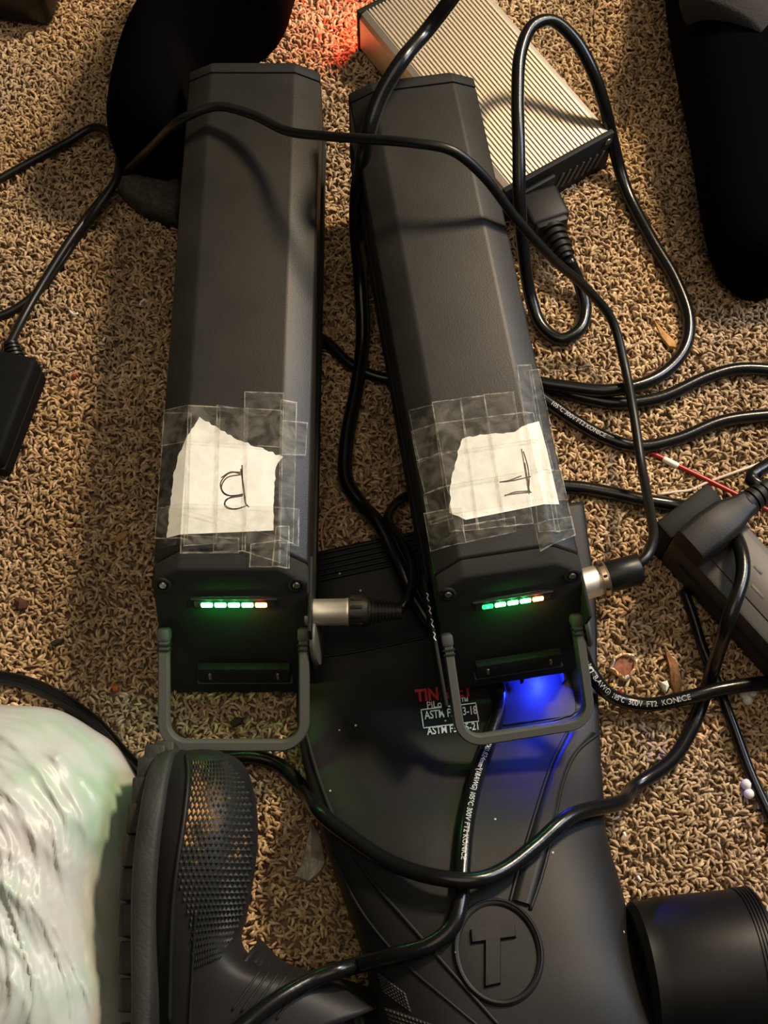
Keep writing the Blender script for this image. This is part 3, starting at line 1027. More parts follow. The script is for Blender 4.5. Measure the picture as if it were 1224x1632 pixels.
note(bat1, M1, [(318, 665), (384, 703), (451, 729), (440, 745), (437, 782), (436, 846), (266, 858), (276, 760), (286, 722), (303, 690)],
     [0.0008, 0.0008, 0.0006, 0.0005, 0.0004, 0.0, 0.0005, 0.0006, 0.0006, 0.0006],
     [[(386, 742), (387, 770), (391, 800), (397, 809)], [(384, 748), (389, 780), (392, 805)],
      [(353, 762), (368, 753), (384, 756)], [(386, 753), (365, 755), (352, 770), (356, 785), (370, 791), (388, 788)],
      [(384, 757), (362, 762), (353, 778), (362, 790), (388, 789)],
      [(388, 789), (368, 793), (358, 803), (364, 811), (380, 811), (394, 806)], [(387, 791), (362, 796), (360, 807), (375, 812), (395, 806)]],
     'torn white paper note marked with a letter B')
note(bat2, M2, [(737, 700), (765, 693), (820, 689), (838, 678), (859, 672), (872, 720), (891, 804), (742, 829), (716, 818), (719, 770), (729, 720)],
     [0.0006, 0.0006, 0.0006, 0.0004, 0.0, 0.0, 0.0, 0.0004, 0.0007, 0.0007, 0.0006],
     [[(831, 716), (836, 745), (839, 765), (843, 788)], [(834, 720), (841, 745), (843, 770), (841, 786)], [(836, 738), (844, 786)],
      [(796, 769), (815, 767), (846, 760)], [(796, 769), (812, 766), (831, 759)],
      [(804, 790), (825, 787), (847, 785)], [(804, 791), (820, 785), (845, 783)]],
     'torn white paper note marked with a letter F')

def tape(bat, M, quads, base):
    for i, qd in enumerate(quads):
        pl = [local_top(M, *c) for c in qd]
        hw = BW / 2
        pts = [(max(-hw, min(hw, p.x)), p.y) for p in pl]
        lf = base + 0.00022 * (i % 12) + 0.0009
        ts = sheet('tape_strip', pts, lf, TAPE, bat, 0)
        # cloudy edges of the strip; caught dirt and light painted in as white
        for e in range(4):
            a, b = V(pts[e]), V(pts[(e + 1) % 4])
            if (b - a).length < 0.004: continue
            nn = V((-(b - a).y, (b - a).x)).normalized()
            cen = sum((V(q) for q in pts), V((0, 0))) / 4
            if nn.dot(cen - a) < 0: nn = -nn
            wv = 0.0005 if e % 2 else 0.0007
            edge = []
            ns = max(3, int((b - a).length / 0.004))
            top = [a + (b - a) * (k / ns) for k in range(ns + 1)]
            bot = [p + nn * (wv * random.uniform(0.3, 1.5)) for p in reversed(top)]
            sheet('tape_edge', [(p.x, p.y) for p in top + bot], lf + 0.0001, TAPE_E, ts, 0)

T1 = [[(262, 658), (306, 660), (300, 862), (247, 860)], [(300, 648), (352, 650), (346, 868), (293, 872)], [(346, 647), (396, 655), (392, 880), (340, 882)],
      [(390, 626), (453, 628), (447, 900), (386, 880)], [(447, 640), (474, 643), (468, 868), (444, 868)], [(262, 656), (450, 656), (448, 716), (258, 714)],
      [(450, 673), (491, 676), (488, 729), (448, 728)], [(252, 812), (452, 812), (478, 815), (477, 874), (247, 878)], [(290, 855), (382, 860), (382, 884), (288, 885)],
      [(400, 870), (460, 864), (458, 909), (398, 907)], [(440, 842), (462, 842), (462, 909), (434, 906)]]
T2 = [[(651, 655), (690, 646), (722, 828), (686, 838)], [(688, 642), (735, 636), (764, 846), (716, 850)], [(732, 636), (772, 631), (806, 840), (760, 846)],
      [(770, 630), (818, 626), (850, 836), (802, 842)], [(823, 584), (846, 583), (892, 850), (858, 850)], [(842, 592), (858, 590), (914, 845), (884, 850)],
      [(655, 690), (850, 660), (858, 706), (664, 738)], [(664, 740), (870, 704), (882, 752), (676, 790)], [(674, 790), (895, 752), (908, 800), (682, 836)],
      [(670, 822), (735, 812), (742, 868), (684, 882)], [(735, 840), (820, 826), (822, 850), (742, 868)], [(850, 838), (915, 826), (920, 856), (860, 882)]]
tape(bat1, M1, T1, 0.0002)
tape(bat2, M2, T2, 0.0002)
# loose tape end sticking out at the left of the first pack
tl = [P(228, 814, 0.062), P(262, 812, 0.0815), P(250, 868, 0.0815), P(238, 874, 0.066), P(231, 846, 0.062)]
o = pymesh('tape_flap', [bat1.matrix_world.inverted() @ p for p in tl] + [bat1.matrix_world.inverted() @ (p + V((0, 0, 0.00025))) for p in tl],
           [(4, 3, 2, 1, 0), (5, 6, 7, 8, 9)] + [(i, (i + 1) % 5, 5 + (i + 1) % 5, 5 + i) for i in range(5)], TAPE, bat1)

# ------------------------------------------------------------------ cables and plugs
def zpts(ctrl, r):
    out = []
    for c in ctrl:
        px, py, z = c
        if z == 'b': out.append(on(BOOT_BV, px, py, r + 0.0004, 0.006))
        elif isinstance(z, str): out.append(on(BOOT_BV, px, py, r + 0.0004 + float(z), 0.006))
        else: out.append(P(px, py, z))
    return out

def cable(name, ctrl, r, label, m=CABLE, cat='cable', group='black cables lying about', n=14):
    pts = catmull(zpts(ctrl, r), 0.0035)
    o = tube(name, pts, r, m, None, n=n, raw=True)
    # origin at its first point
    c = pts[0].copy()
    for v in o.data.vertices: v.co -= c
    o.location = c
    tag(o, label, cat, group)
    o['_r'] = r
    bpy.context.view_layer.update()
    return o, pts

def cable_print(o, pts, r, body, s0, size, m=GREYPRINT, rev=False, roll=0.0):
    tv, tf = text_mesh(body, size, size * 0.01)
    L = [0.0]
    for a, b in zip(pts, pts[1:]): L.append(L[-1] + (b - a).length)
    fr = frames(pts)
    # frame kept upright: u = up-ish towards the viewer
    def at(s):
        s = max(0, min(L[-1] - 1e-6, s))
        i = 0
        lo, hi = 0, len(L) - 1
        while hi - lo > 1:
            mid = (lo + hi) // 2
            if L[mid] <= s: lo = mid
            else: hi = mid
        f = (s - L[lo]) / max(1e-9, L[lo + 1] - L[lo])
        p = pts[lo].lerp(pts[lo + 1], f)
        t = (pts[min(lo + 2, len(pts) - 1)] - pts[max(lo - 1, 0)]).normalized()
        u = (V((0, -0.15, 1)) - t * V((0, -0.15, 1)).dot(t)).normalized()
        return p, t, u
    out = []
    c = o.location
    for v in tv:
        p, t, u = at(s0 - v.x if rev else s0 + v.x)
        side = u.cross(t)
        if rev: side = -side
        a = (v.y - size * 0.35) / r + roll
        out.append(p + (side * math.sin(a) + u * math.cos(a)) * (r + 0.0002) - c)
    pymesh('cable_print', out, tf, m, o)

R1, R2, R3 = 0.0031, 0.0045, 0.0050
ca, pa = cable('charging_cable', [(14, 552, .020), (35, 510, .014), (60, 465, .0115), (115, 378, .0115), (150, 332, .010), (190, 285, .014), (240, 235, .060), (290, 190, .100), (345, 170, .108),
      (400, 182, .112), (455, 208, .120), (520, 217, .140), (590, 222, .156), (660, 228, .166), (720, 240, .166), (770, 280, .152), (820, 345, .126), (880, 412, .092),
      (935, 460, .055), (975, 510, .032), (995, 580, .022), (1010, 660, .026), (1022, 740, .028), (1036, 815, .048), (1041, 860, .064), (1030, 888, .070), (1012, 903, .070)],
      R1, 'thin black charging cable crossing over both packs to the silver plug at right', CABLEM)
cb, pb = cable('power_cable', [(-60, 318, .0035), (0, 285, .0035), (60, 252, .0035), (110, 225, .008), (150, 203, .012), (178, 215, .018), (190, 250, .021), (183, 290, .0215),
      (155, 332, .017), (118, 385, .0040), (95, 420, .0040), (60, 465, .0040), (20, 495, .0035), (-50, 520, .0035)],
      R1, 'thin black cable making a bend and twisting round another at far left', CABLEM)
cc, pc = cable('power_cable', [(770, -80, .19), (718, 0, .172), (680, 50, .158), (640, 98, .160), (606, 155, .150), (586, 215, .138), (572, 290, .105), (568, 360, .055), (574, 440, .022),
      (578, 540, .0075), (568, 620, .0060), (553, 700, .0060), (552, 765, .0060), (575, 803, .008), (603, 834, .018), (628, 880, .026), (646, 920, .027), (662, 958, .024), (690, 1000, .022)],
      R3, 'thick black cord coming down between the two battery packs', CABLE)
cj, pj = cable('charging_cable', [(636, 973, .056), (650, 955, .056), (658, 925, .052), (654, 890, .045), (638, 858, .035), (618, 828, .024), (640, 795, .008), (690, 775, .006), (760, 760, .006)],
      R1, 'black charging cable with ribbed plug in the side of the pack marked B', CABLE)
ck, pk = cable('power_cable', [(455, 520, .0045), (515, 542, .0045), (560, 582, .0045), (612, 603, .0045), (690, 600, .0045)], 0.004,
      'black cord passing under both packs across the gap between them', CABLE)
cl_, pl_ = cable('power_cable', [(905, 412, .024), (922, 448, .012), (933, 490, .0060), (924, 525, .0060), (895, 541, .0060), (865, 522, .0060), (846, 475, .011), (834, 400, .034), (828, 320, .062),
      (827, 240, .078), (825, 150, .088), (830, 82, .094), (850, 40, .095), (880, 33, .092), (915, 62, .084), (945, 115, .070), (963, 168, .052), (976, 222, .028), (987, 268, .012),
      (1002, 312, .0055), (1040, 385, .0055), (1076, 446, .0055), (1098, 510, .0055), (1090, 558, .0060), (1046, 602, .010), (975, 622, .012), (900, 616, .010), (800, 600, .006)],
      R2, 'black mains cord looping up over the silver charger and down to the carpet', CABLE)
cd, pd = cable('power_cable', [(800, 618, .0048), (872, 618, .0048), (930, 634, .0048), (985, 643, .0048), (1050, 635, .0048), (1130, 600, .0048), (1180, 588, .0048), (1290, 596, .0048)], R2,
      'black cord swinging up to the right edge, uppermost of two beside the askew pack', CABLE)
ce, pe = cable('power_cable', [(800, 590, .0048), (872, 640, .0048), (918, 672, .0048), (970, 700, .0048), (1020, 712, .0048), (1080, 700, .0048), (1150, 672, .0048), (1224, 662, .0048), (1300, 660, .0048)], R2,
      'printed black cord swinging to the right edge just above the red wire', CABLE)
cf, pf = cable('power_cable', [(830, 775, .0048), (912, 776, .0048), (965, 784, .0048), (1025, 797, .0065), (1080, 806, .006), (1118, 815, .012), (1152, 832, .030), (1178, 868, .050), (1184, 915, .056),
      (1162, 985, .055), (1142, 1048, .028), (1124, 1104, .0060), (1102, 1162, .0050), (1070, 1212, .0050), (1010, 1255, .009), (962, 1281, '.006'), (900, 1318, '.005'), (850, 1360, '.004'),
      (800, 1400, '.006'), (755, 1420, '.0095'), (700, 1414, '.0085'), (630, 1384, '.003'), (560, 1336, '.001'), (522, 1302, '.003'), (482, 1256, .012), (446, 1220, .0055), (400, 1206, .0050),
      (340, 1212, .0050), (285, 1228, .0050), (240, 1240, .0050), (205, 1212, .0050), (150, 1152, .0050), (90, 1110, .0050), (40, 1088, .0050), (-60, 1072, .0050)], R2,
      'long black cord sagging across the boot from the power strip to the far left', CABLE)
cg, pg = cable('power_cable', [(762, 1020, 'b'), (786, 1075, 'b'), (796, 1125, 'b'), (782, 1180, 'b'), (758, 1250, 'b'), (743, 1320, 'b'), (736, 1390, 'b'), (733, 1440, 'b'), (722, 1480, 'b'),
      (690, 1508, 'b'), (640, 1522, 'b'), (590, 1534, '.004'), (545, 1545, .066), (500, 1561, .069), (440, 1595, .077), (380, 1642, .083), (320, 1700, .083)], R2,
      'printed black cord running down the boot and off the bottom edge', CABLE)
ch, ph = cable('power_cable', [(880, 985, '.0'), (918, 1030, '.0'), (944, 1076, .027), (980, 1112, .012), (1030, 1123, .010), (1090, 1113, .0165), (1150, 1098, .017), (1224, 1088, .012), (1300, 1084, .006)], R2,
      'printed black cord crossing another below the power strip at right', CABLE)
ci_, pi_ = cable('thin_cable', [(1090, 940, .004), (1107, 990, .004), (1120, 1032, .004), (1142, 1086, .004), (1166, 1150, .004), (1195, 1230, .004), (1224, 1294, .004), (1260, 1370, .004)], 0.0033,
      'thin black cord running from under the power strip down the right edge', CABLE)

cable_print(cg, pg, R2, 'SVT 3X0.824mm\u00b2(18AWG) 105\u00b0C 300V FT2 KONICE', 0.070, 0.0040, GREYPRINT)
cable_print(ch, ph, R2, '3X0.824mm\u00b2(18AWG)  105\u00b0C  300V  FT2  KONICE', 0.022, 0.0046, GREYPRINT)
cable_print(ce, pe, R2, '105\u00b0C 300V FT2 KONICE', 0.042, 0.0040, GREYPRINT)

def adopt(o, parent):
    M = o.matrix_world.copy()
    o.parent = parent
    o.matrix_parent_inverse = parent.matrix_world.inverted()

# plug of the first pack (silver shell, black body, ribbed relief)
bpy.context.view_layer.update()
a, b = P(497, 976, 0.056), P(640, 974, 0.056)
M = frame_z(a, b - a); l = (b - a).length
adopt(lathe('plug_shell', [(0.0080, -0.004), (0.0080, l * 0.37), (0.0083, l * 0.38), (0.0083, l * 0.41)], CHROME, M), cj)
box_o = lathe('plug_body', [(0.0080, l * .41), (0.0092, l * .42), (0.0094, l * .55), (0.0088, l * .62), (0.0080, l * .635)], BLACKP, M)
adopt(box_o, cj)
pr = []
for k in range(8):
    h = l * (.635 + .30 * k / 8); r_ = 0.0078 - 0.0022 * k / 8
    pr += [(r_, h), (r_, h + l * .020), (r_ * .80, h + l * .022), (r_ * .80, h + l * .036)]
pr += [(0.0050, l * .94), (0.0048, l * 1.0)]
adopt(lathe('strain_relief', pr, BLACKP, M), cj)
for k in range(5):
    ang = math.radians(20 + k * 35)
    q = M @ Matrix.Rotation(ang, 4, 'Z')
    adopt(box('grip_rib', (0.0090, 0, l * .50), (0.0018, 0.0022, l * .13), BLACKD, None, q, 0.0005), cj)
# plug of the second pack
a, b = P(900, 940, 0.068), P(1019, 906, 0.070)
M = frame_z(a, b - a); l = (b - a).length
adopt(lathe('plug_shell', [(0.0092, -0.006), (0.0092, l * .42), (0.0088, l * .46)], CHROME, M), ca)
adopt(lathe('plug_collar', [(0.0100, l * .46), (0.0112, l * .47), (0.0114, l * .53), (0.0100, l * .56)], mat('copper_collar', (0.75, 0.55, 0.36, 1), 0.3, metal=1.0), M), ca)
adopt(lathe('plug_sleeve', [(0.0092, l * .55), (0.0096, l * .57), (0.0092, l * .98), (0.0086, l * 1.0), (0.004, l * 1.0)], CABLEM, M), ca)
for k in range(4):
    q = M @ Matrix.Rotation(math.radians(60 + k * 40), 4, 'Z')
    adopt(box('collar_notch', (0.0114, 0, l * .50), (0.0012, 0.0016, l * .05), BLACKD, None, q, 0.0003), ca)

# ------------------------------------------------------------------ silver charger
def charger():
    HZ = 0.040
    A, B = P(806, 306, HZ), P(979, 211, HZ)        # near end, top left and top right
    xdir = (B - A); W = xdir.length; xdir.normalize()
    ydir = V((0, 0, 1)).cross(xdir)
    Lc = 0.195
    M = Matrix(((xdir.x, ydir.x, 0, A.x), (xdir.y, ydir.y, 0, A.y), (0, 0, 1, 0), (0, 0, 0, 1)))
    root = empty('battery_charger', M)
    # extruded ribbed profile
    prof = [(0.004, 0.0), (0.0, 0.004), (0.0, HZ - 0.006), (0.0018, HZ - 0.0018), (0.006, HZ)]
    nr = 27
    x0, x1 = 0.0062, W - 0.0062
    p = (x1 - x0) / nr
    for k in range(nr):
        x = x0 + k * p
        prof += [(x + p * .08, HZ), (x + p * .12, HZ - 0.0030), (x + p * .50, HZ - 0.0030), (x + p * .54, HZ)]
    prof += [(W - 0.006, HZ), (W - 0.0018, HZ - 0.0018), (W, HZ - 0.006), (W, 0.004), (W - 0.004, 0.0)]
    vs_, fs = [], []
    n = len(prof)
    for y in (0.004, Lc - 0.004):
        vs_ += [V((x, y, z)) for x, z in prof]
    for i in range(n):
        j = (i + 1) % n
        fs.append((i, j, n + j, n + i))
    fs += [tuple(range(n)), tuple(range(2 * n - 1, n - 1, -1))]
    b = pymesh('ribbed_housing', vs_, fs, ALU, root)
    bm = bmesh.new(); bm.from_mesh(b.data); bmesh.ops.recalc_face_normals(bm, faces=bm.faces[:]); bm.to_mesh(b.data); bm.free()
    box('end_plate', (W / 2, 0.0018, HZ / 2), (W + 0.001, 0.0044, HZ + 0.001), BLACKD, root, None, 0.0012)
    box('end_plate', (W / 2, Lc - 0.0018, HZ / 2), (W + 0.001, 0.0044, HZ + 0.001), BLACKD, root, None, 0.0012)
    for k in range(7):
        Mx = Matrix.Translation(V((W * .52 + k * 0.0060, -0.0006, HZ * .42))) @ Matrix.Rotation(math.radians(20), 4, 'Y')
        box('vent_slot', (0, 0, 0), (0.0022, 0.0012, 0.017), HANDLE, root, Mx, 0.0004)
    box('inlet_socket', (W * .27, -0.0010, HZ * .45), (0.034, 0.0050, 0.026), BLACKD, root, None, 0.0012)
    Mx = Matrix.Translation(V((W - 0.005, -0.0008, HZ - 0.006))) @ Matrix.Rotation(math.radians(90), 4, 'X')
    lathe('corner_screw', [(0.0028, 0), (0.0028, 0.0008), (0.0018, 0.0014)], STEEL, Mx, root, 14)
    # red indicator at the far end
    bm = bmesh.new(); bmesh.ops.create_uvsphere(bm, u_segments=10, v_segments=8, radius=0.0022)
    o = bmobj('red_indicator', bm, RLED2, root, True)
    o.location = (0.006, Lc + 0.0016, 0.026)
    tag(root, 'silver ribbed aluminium charger with black vented end plate', 'charger')
    # moulded plug in the inlet, part of the looping mains cord
    a = M @ V((W * .27, -0.003, 0.0185)); d = P(903, 412, 0.020) - a
    Mp = frame_z(a, d); l = d.length
    def ad(o): adopt(o, cl_)
    ad(box('plug_body', (0, 0, l * .25), (0.030, 0.021, l * .50), mat('dark_plug_plastic', (0.008, 0.0078, 0.0074, 1), 0.5, spec=0.22), None, Mp, 0.0035, 3))
    ad(box('plug_shoulder', (0, 0, l * .50), (0.024, 0.018, 0.007), mat('dark_plug_plastic', (0.008, 0.0078, 0.0074, 1), 0.5, spec=0.22), None, Mp, 0.002))
    pr = []
    for k in range(5):
        h = l * (.53 + .47 * k / 5); r_ = 0.0098 - 0.0034 * k / 5
        pr += [(r_, h), (r_, h + l * .055), (r_ * .74, h + l * .058), (r_ * .74, h + l * .090)]
    pr.append((0.0050, l * 1.01))
    ad(lathe('strain_relief', pr, mat('dark_plug_plastic', (0.008, 0.0078, 0.0074, 1), 0.5, spec=0.22), Mp, None, 18))
charger()

# ------------------------------------------------------------------ power strip and plugs
def power_strip():
    HZ = 0.040
    A = P(1046, 832, HZ); B = P(1214, 1016, HZ)      # near top edge
    yd = (B - A).normalized(); xd = V((0, 0, 1)).cross(yd)      # xd points to the upper right
    if xd.x < 0: xd = -xd
    W, L = 0.044, 0.30
    M = Matrix(((xd.x, yd.x, 0, A.x), (xd.y, yd.y, 0, A.y), (0, 0, 1, 0), (0, 0, 0, 1)))
    root = empty('power_strip', M)
    GREYD = mat('charcoal_strip_plastic', (0.030, 0.029, 0.027, 1), 0.5, spec=0.4, bump=0.15, bscale=1500)
    box('housing', (W / 2, L / 2 + 0.008, HZ / 2 + 0.0005), (W, L - 0.012, HZ - 0.001), GREYD, root, None, 0.0022)
    box('end_cap', (W / 2, 0.0072, HZ / 2 + 0.0005), (W + 0.001, 0.0150, HZ), BLACKD, root, None, 0.003)
    box('side_groove', (-0.0004, L / 2 + 0.012, HZ * .55), (0.0014, L - 0.03, 0.0014), BLACKD, root, None, 0.0003)
    box('top_inlay', (W / 2 + 0.003, L / 2 + 0.012, HZ), (W - 0.014, L - 0.024, 0.0016), mat('brown_black_inlay', (0.028, 0.019, 0.014, 1), 0.5), root, None, 0.0005)
    for y in (0.062, 0.090, 0.150, 0.178):
        box('socket_slot', (W / 2 + 0.006, y, HZ + 0.0005), (0.0022, 0.0070, 0.0010), GREYD, root, None, 0.0003)
        box('socket_slot', (W / 2 - 0.004, y + 0.010, HZ + 0.0005), (0.0022, 0.0110, 0.0010), GREYD, root, None, 0.0003)
    tag(root, 'black power strip with plugs in it at the right edge', 'power strip')
    return M, W, HZ, L
PM, PW, PH_, PL_ = power_strip()
PLUGM = mat('plug_plastic', (0.010, 0.0096, 0.009, 1), 0.5, spec=0.25, bump=0.1, bscale=1200)

def flat_plug(y0, label, cord_ctrl, lab_cord):
    a = PM @ V((PW * 0.20, y0, PH_ + 0.001))
    xd = (PM.to_3x3() @ V((1, 0, 0))).normalized()
    yd = (PM.to_3x3() @ V((0, 1, 0))).normalized()
    M = Matrix(((xd.x, yd.x, 0, a.x), (xd.y, yd.y, 0, a.y), (0, 0, 1, a.z), (0, 0, 0, 1)))
    root = empty('mains_plug', M)
    vs_, fs = [], []
    rows = [(-0.010, 0.0120, 0.020), (0.006, 0.0130, 0.022), (0.022, 0.0120, 0.021), (0.034, 0.0085, 0.017), (0.040, 0.0078, 0.016)]
    for (x, hw, h) in rows:
        for k in range(16):
            t = 2 * math.pi * k / 16
            c_, s_ = math.cos(t), math.sin(t)
            f = lambda q: math.copysign(abs(q) ** 0.42, q)
            vs_.append((x, hw * f(c_), h / 2 + h / 2 * f(s_)))
    for i in range(len(rows) - 1):
        for k in range(16):
            j = (k + 1) % 16
            fs.append((i * 16 + k, i * 16 + j, (i + 1) * 16 + j, (i + 1) * 16 + k))
    fs += [tuple(range(15, -1, -1)), tuple(range(64, 80))]
    o = pymesh('plug_body', vs_, fs, PLUGM, root, True)
    o.data.set_sharp_from_angle(angle=math.radians(35))
    pr = []
    for k in range(4):
        h = 0.039 + k * 0.0050; r_ = 0.0082 - k * 0.0004
        pr += [(r_, h), (r_, h + 0.0032), (r_ * .82, h + 0.0034), (r_ * .82, h + 0.0049)]
    pr.append((0.0055, 0.0600))
    lathe('strain_relief', pr, PLUGM, Matrix.Translation(V((0, 0, 0.0085))) @ Matrix.Rotation(math.radians(90), 4, 'Y'), root, 18)
    cs = M @ V((0.057, 0, 0.0085))
    pts = catmull([cs] + [P(*c) for c in cord_ctrl], 0.004)
    t = tube('cord', pts, R2, CABLE, None, n=12, raw=True)
    t.parent = root; t.matrix_parent_inverse = M.inverted()
    tag(root, label, 'plug', 'mains plugs in the power strip')
flat_plug(0.027, 'black mains plug with ribbed neck nearest the end of the power strip', [(1196, 764, .050), (1226, 740, .045), (1290, 700, .03)], '')
flat_plug(0.112, 'black mains plug half cut off by the right edge of the photo', [(1330, 900, .05), (1400, 880, .03)], '')

# ------------------------------------------------------------------ left adapter, corner case, canister
def adapter():
    p = P(-2, 672, 0.0)
    M = Matrix.Translation(V((p.x, p.y, 0))) @ Matrix.Rotation(math.radians(-13), 4, 'Z')
    root = empty('power_adapter', M)
    box('case', (0, 0, 0.016), (0.046, 0.078, 0.031), mat('soft_black_plastic', (0.004, 0.004, 0.004, 1), 0.7, spec=0.1), root, None, 0.004, 3)
    box('seam_band', (0, 0, 0.0165), (0.0464, 0.0784, 0.0012), BLACKD, root, None, 0.0003)
    pr = []
    a = M @ V((0.004, 0.038, 0.018)); b = P(16, 545, 0.020)
    Mz = M.inverted() @ frame_z(a, b - a); l = (b - a).length
    for k in range(5):
        h = l * k / 5; r_ = 0.0078 - 0.0006 * k
        pr += [(r_, h), (r_, h + l * .11), (r_ * .66, h + l * .115), (r_ * .66, h + l * .19)]
    pr.append((0.004, l))
    lathe('strain_relief', pr, CABLEM, Mz, root, 16)
    tag(root, 'black power adapter brick cut off by the left edge', 'adapter')
adapter()

def corner_case():
    p = P(62, 8, 0.0)
    M = Matrix.Translation(V((p.x, p.y, 0))) @ Matrix.Rotation(math.radians(-8), 4, 'Z')
    root = empty('plastic_case', M)
    gl = mat('glossy_black_plastic', (0.003, 0.0032, 0.0035, 1), 0.3, spec=0.25)
    box('body', (-0.016, 0.022, 0.024), (0.066, 0.090, 0.046), gl, root, None, 0.006, 3)
    box('lid', (-0.016, 0.026, 0.0490), (0.062, 0.080, 0.004), gl, root, None, 0.0015)
    box('lid_edge', (0.0172, 0.024, 0.0470), (0.0012, 0.084, 0.0016), mat('grey_edge', (0.25, 0.26, 0.27, 1), 0.3), root, None, 0.0004)
    tag(root, 'small glossy black case in the top left corner', 'case')
corner_case()

def canister():
    a, b = P(1014, 1562, 0.042), P(1218, 1540, 0.042)
    d = b - a; l = d.length
    M = frame_z(V((a.x, a.y, 0.0430)), V((d.x, d.y, 0)))
    root = empty('canister', Matrix.Translation(V((a.x, a.y, 0))))
    inv = root.matrix_world.inverted()
    Mx = inv @ M
    gl = mat('satin_black_metal', (0.005, 0.0045, 0.0045, 1), 0.45, spec=0.25)
    lathe('tube_body', [(0.037, 0.0), (0.0408, 0.003), (0.0408, 0.012), (0.0418, 0.014), (0.0418, l * .84)], gl, Mx, root, 56)
    pr = []
    for k in range(5):
        h = l * (.84 + .025 * k)
        pr += [(0.0426, h), (0.0426, h + l * .016), (0.0414, h + l * .018), (0.0414, h + l * .0245)]
    pr += [(0.0412, l * .97), (0.037, l * 1.0), (0.030, l * 1.005)]
    lathe('ribbed_cap', pr, gl, Mx, root, 56)
    tag(root, 'black cylindrical canister with ribbed end cap, lower right on the carpet', 'canister')
    # pale crumpled wrapper at its end
    pts = [P(1216, 1452, 0.004), P(1262, 1440, 0.004), P(1266, 1500, 0.004), P(1219, 1498, 0.004)]
    o = prism('wrapper', pts, 0.010, mat('pale_wrapper', (0.5, 0.5, 0.42, 1), 0.4), None, 0.5)
    tag(o, 'pale scrap of wrapper at the right edge beside the canister', 'wrapper')
canister()

# ------------------------------------------------------------------ slippers at the top
def slipper(name, st, sole, label, extra=None):
    c = P(*st[0][0], 0)
    root = empty('slipper', Matrix.Translation(c))
    inv = root.matrix_world.inverted()
    o = loft('upper', st, FABRIC, None, n=44, sub=7, ex=2.3)
    parts = [o]
    if sole: parts.append(loft('sole', sole, GREYF, None, n=44, sub=7, ex=4.0))
    if extra: parts += extra
    for p in parts:
        p.parent = root; p.matrix_parent_inverse = inv
    tag(root, label, 'slipper', 'pair of black slippers')

slipper('left', [((205, 262), (272, 276), .03, .018, .045), ((183, 245), (292, 262), .035, .016, .070), ((179, 215), (299, 222), .04, .016, .090), ((190, 170), (304, 168), .045, .016, .105),
                 ((208, 130), (314, 120), .05, .016, .118), ((230, 90), (380, 72), .055, .016, .13), ((255, 48), (452, 40), .06, .016, .14), ((280, 2), (472, 0), .06, .016, .145), ((310, -60), (485, -55), .06, .016, .15), ((345, -140), (480, -130), .06, .016, .13)],
        [((222, 332), (282, 352), .012, .0, .022), ((190, 305), (288, 330), .012, .0, .022), ((184, 265), (291, 280), .010, .0, .018), ((192, 200), (294, 200), .008, .0, .0165),
         ((215, 130), (304, 125), .008, .0, .0165), ((262, 40), (440, 40), .008, .0, .0165), ((310, -60), (470, -60), .008, .0, .0165), ((345, -120), (460, -110), .008, .0, .0165)],
        'black felt slipper with a grey sole behind the pack marked B')
SOCK = mat('dark_grey_knit', (0.030, 0.028, 0.026, 1), 0.95, spec=0.1, bump=0.5, bscale=700)
kn = loft('opening', [((1092, -4), (1222, 52), .088, .060, .094), ((1088, -30), (1240, 20), .09, .060, .100), ((1096, -80), (1250, -40), .09, .060, .102), ((1120, -130), (1250, -120), .09, .06, .098)], SOCK, None, n=32, sub=5, ex=2.2)
slipper('right', [((1172, 452), (1232, 462), .02, .002, .030), ((1140, 420), (1275, 440), .025, .0, .055), ((1122, 360), (1300, 380), .03, .0, .068), ((1108, 280), (1310, 300), .032, .0, .075),
                  ((1098, 210), (1312, 225), .035, .0, .080), ((1080, 130), (1312, 140), .035, .0, .086), ((1066, 60), (1310, 70), .035, .0, .090), ((1058, 0), (1300, 10), .035, .0, .092), ((1060, -80), (1290, -70), .035, .0, .092), ((1090, -160), (1260, -150), .03, .0, .08)],
        None, 'black felt slipper with dark grey opening at the top right', [kn])

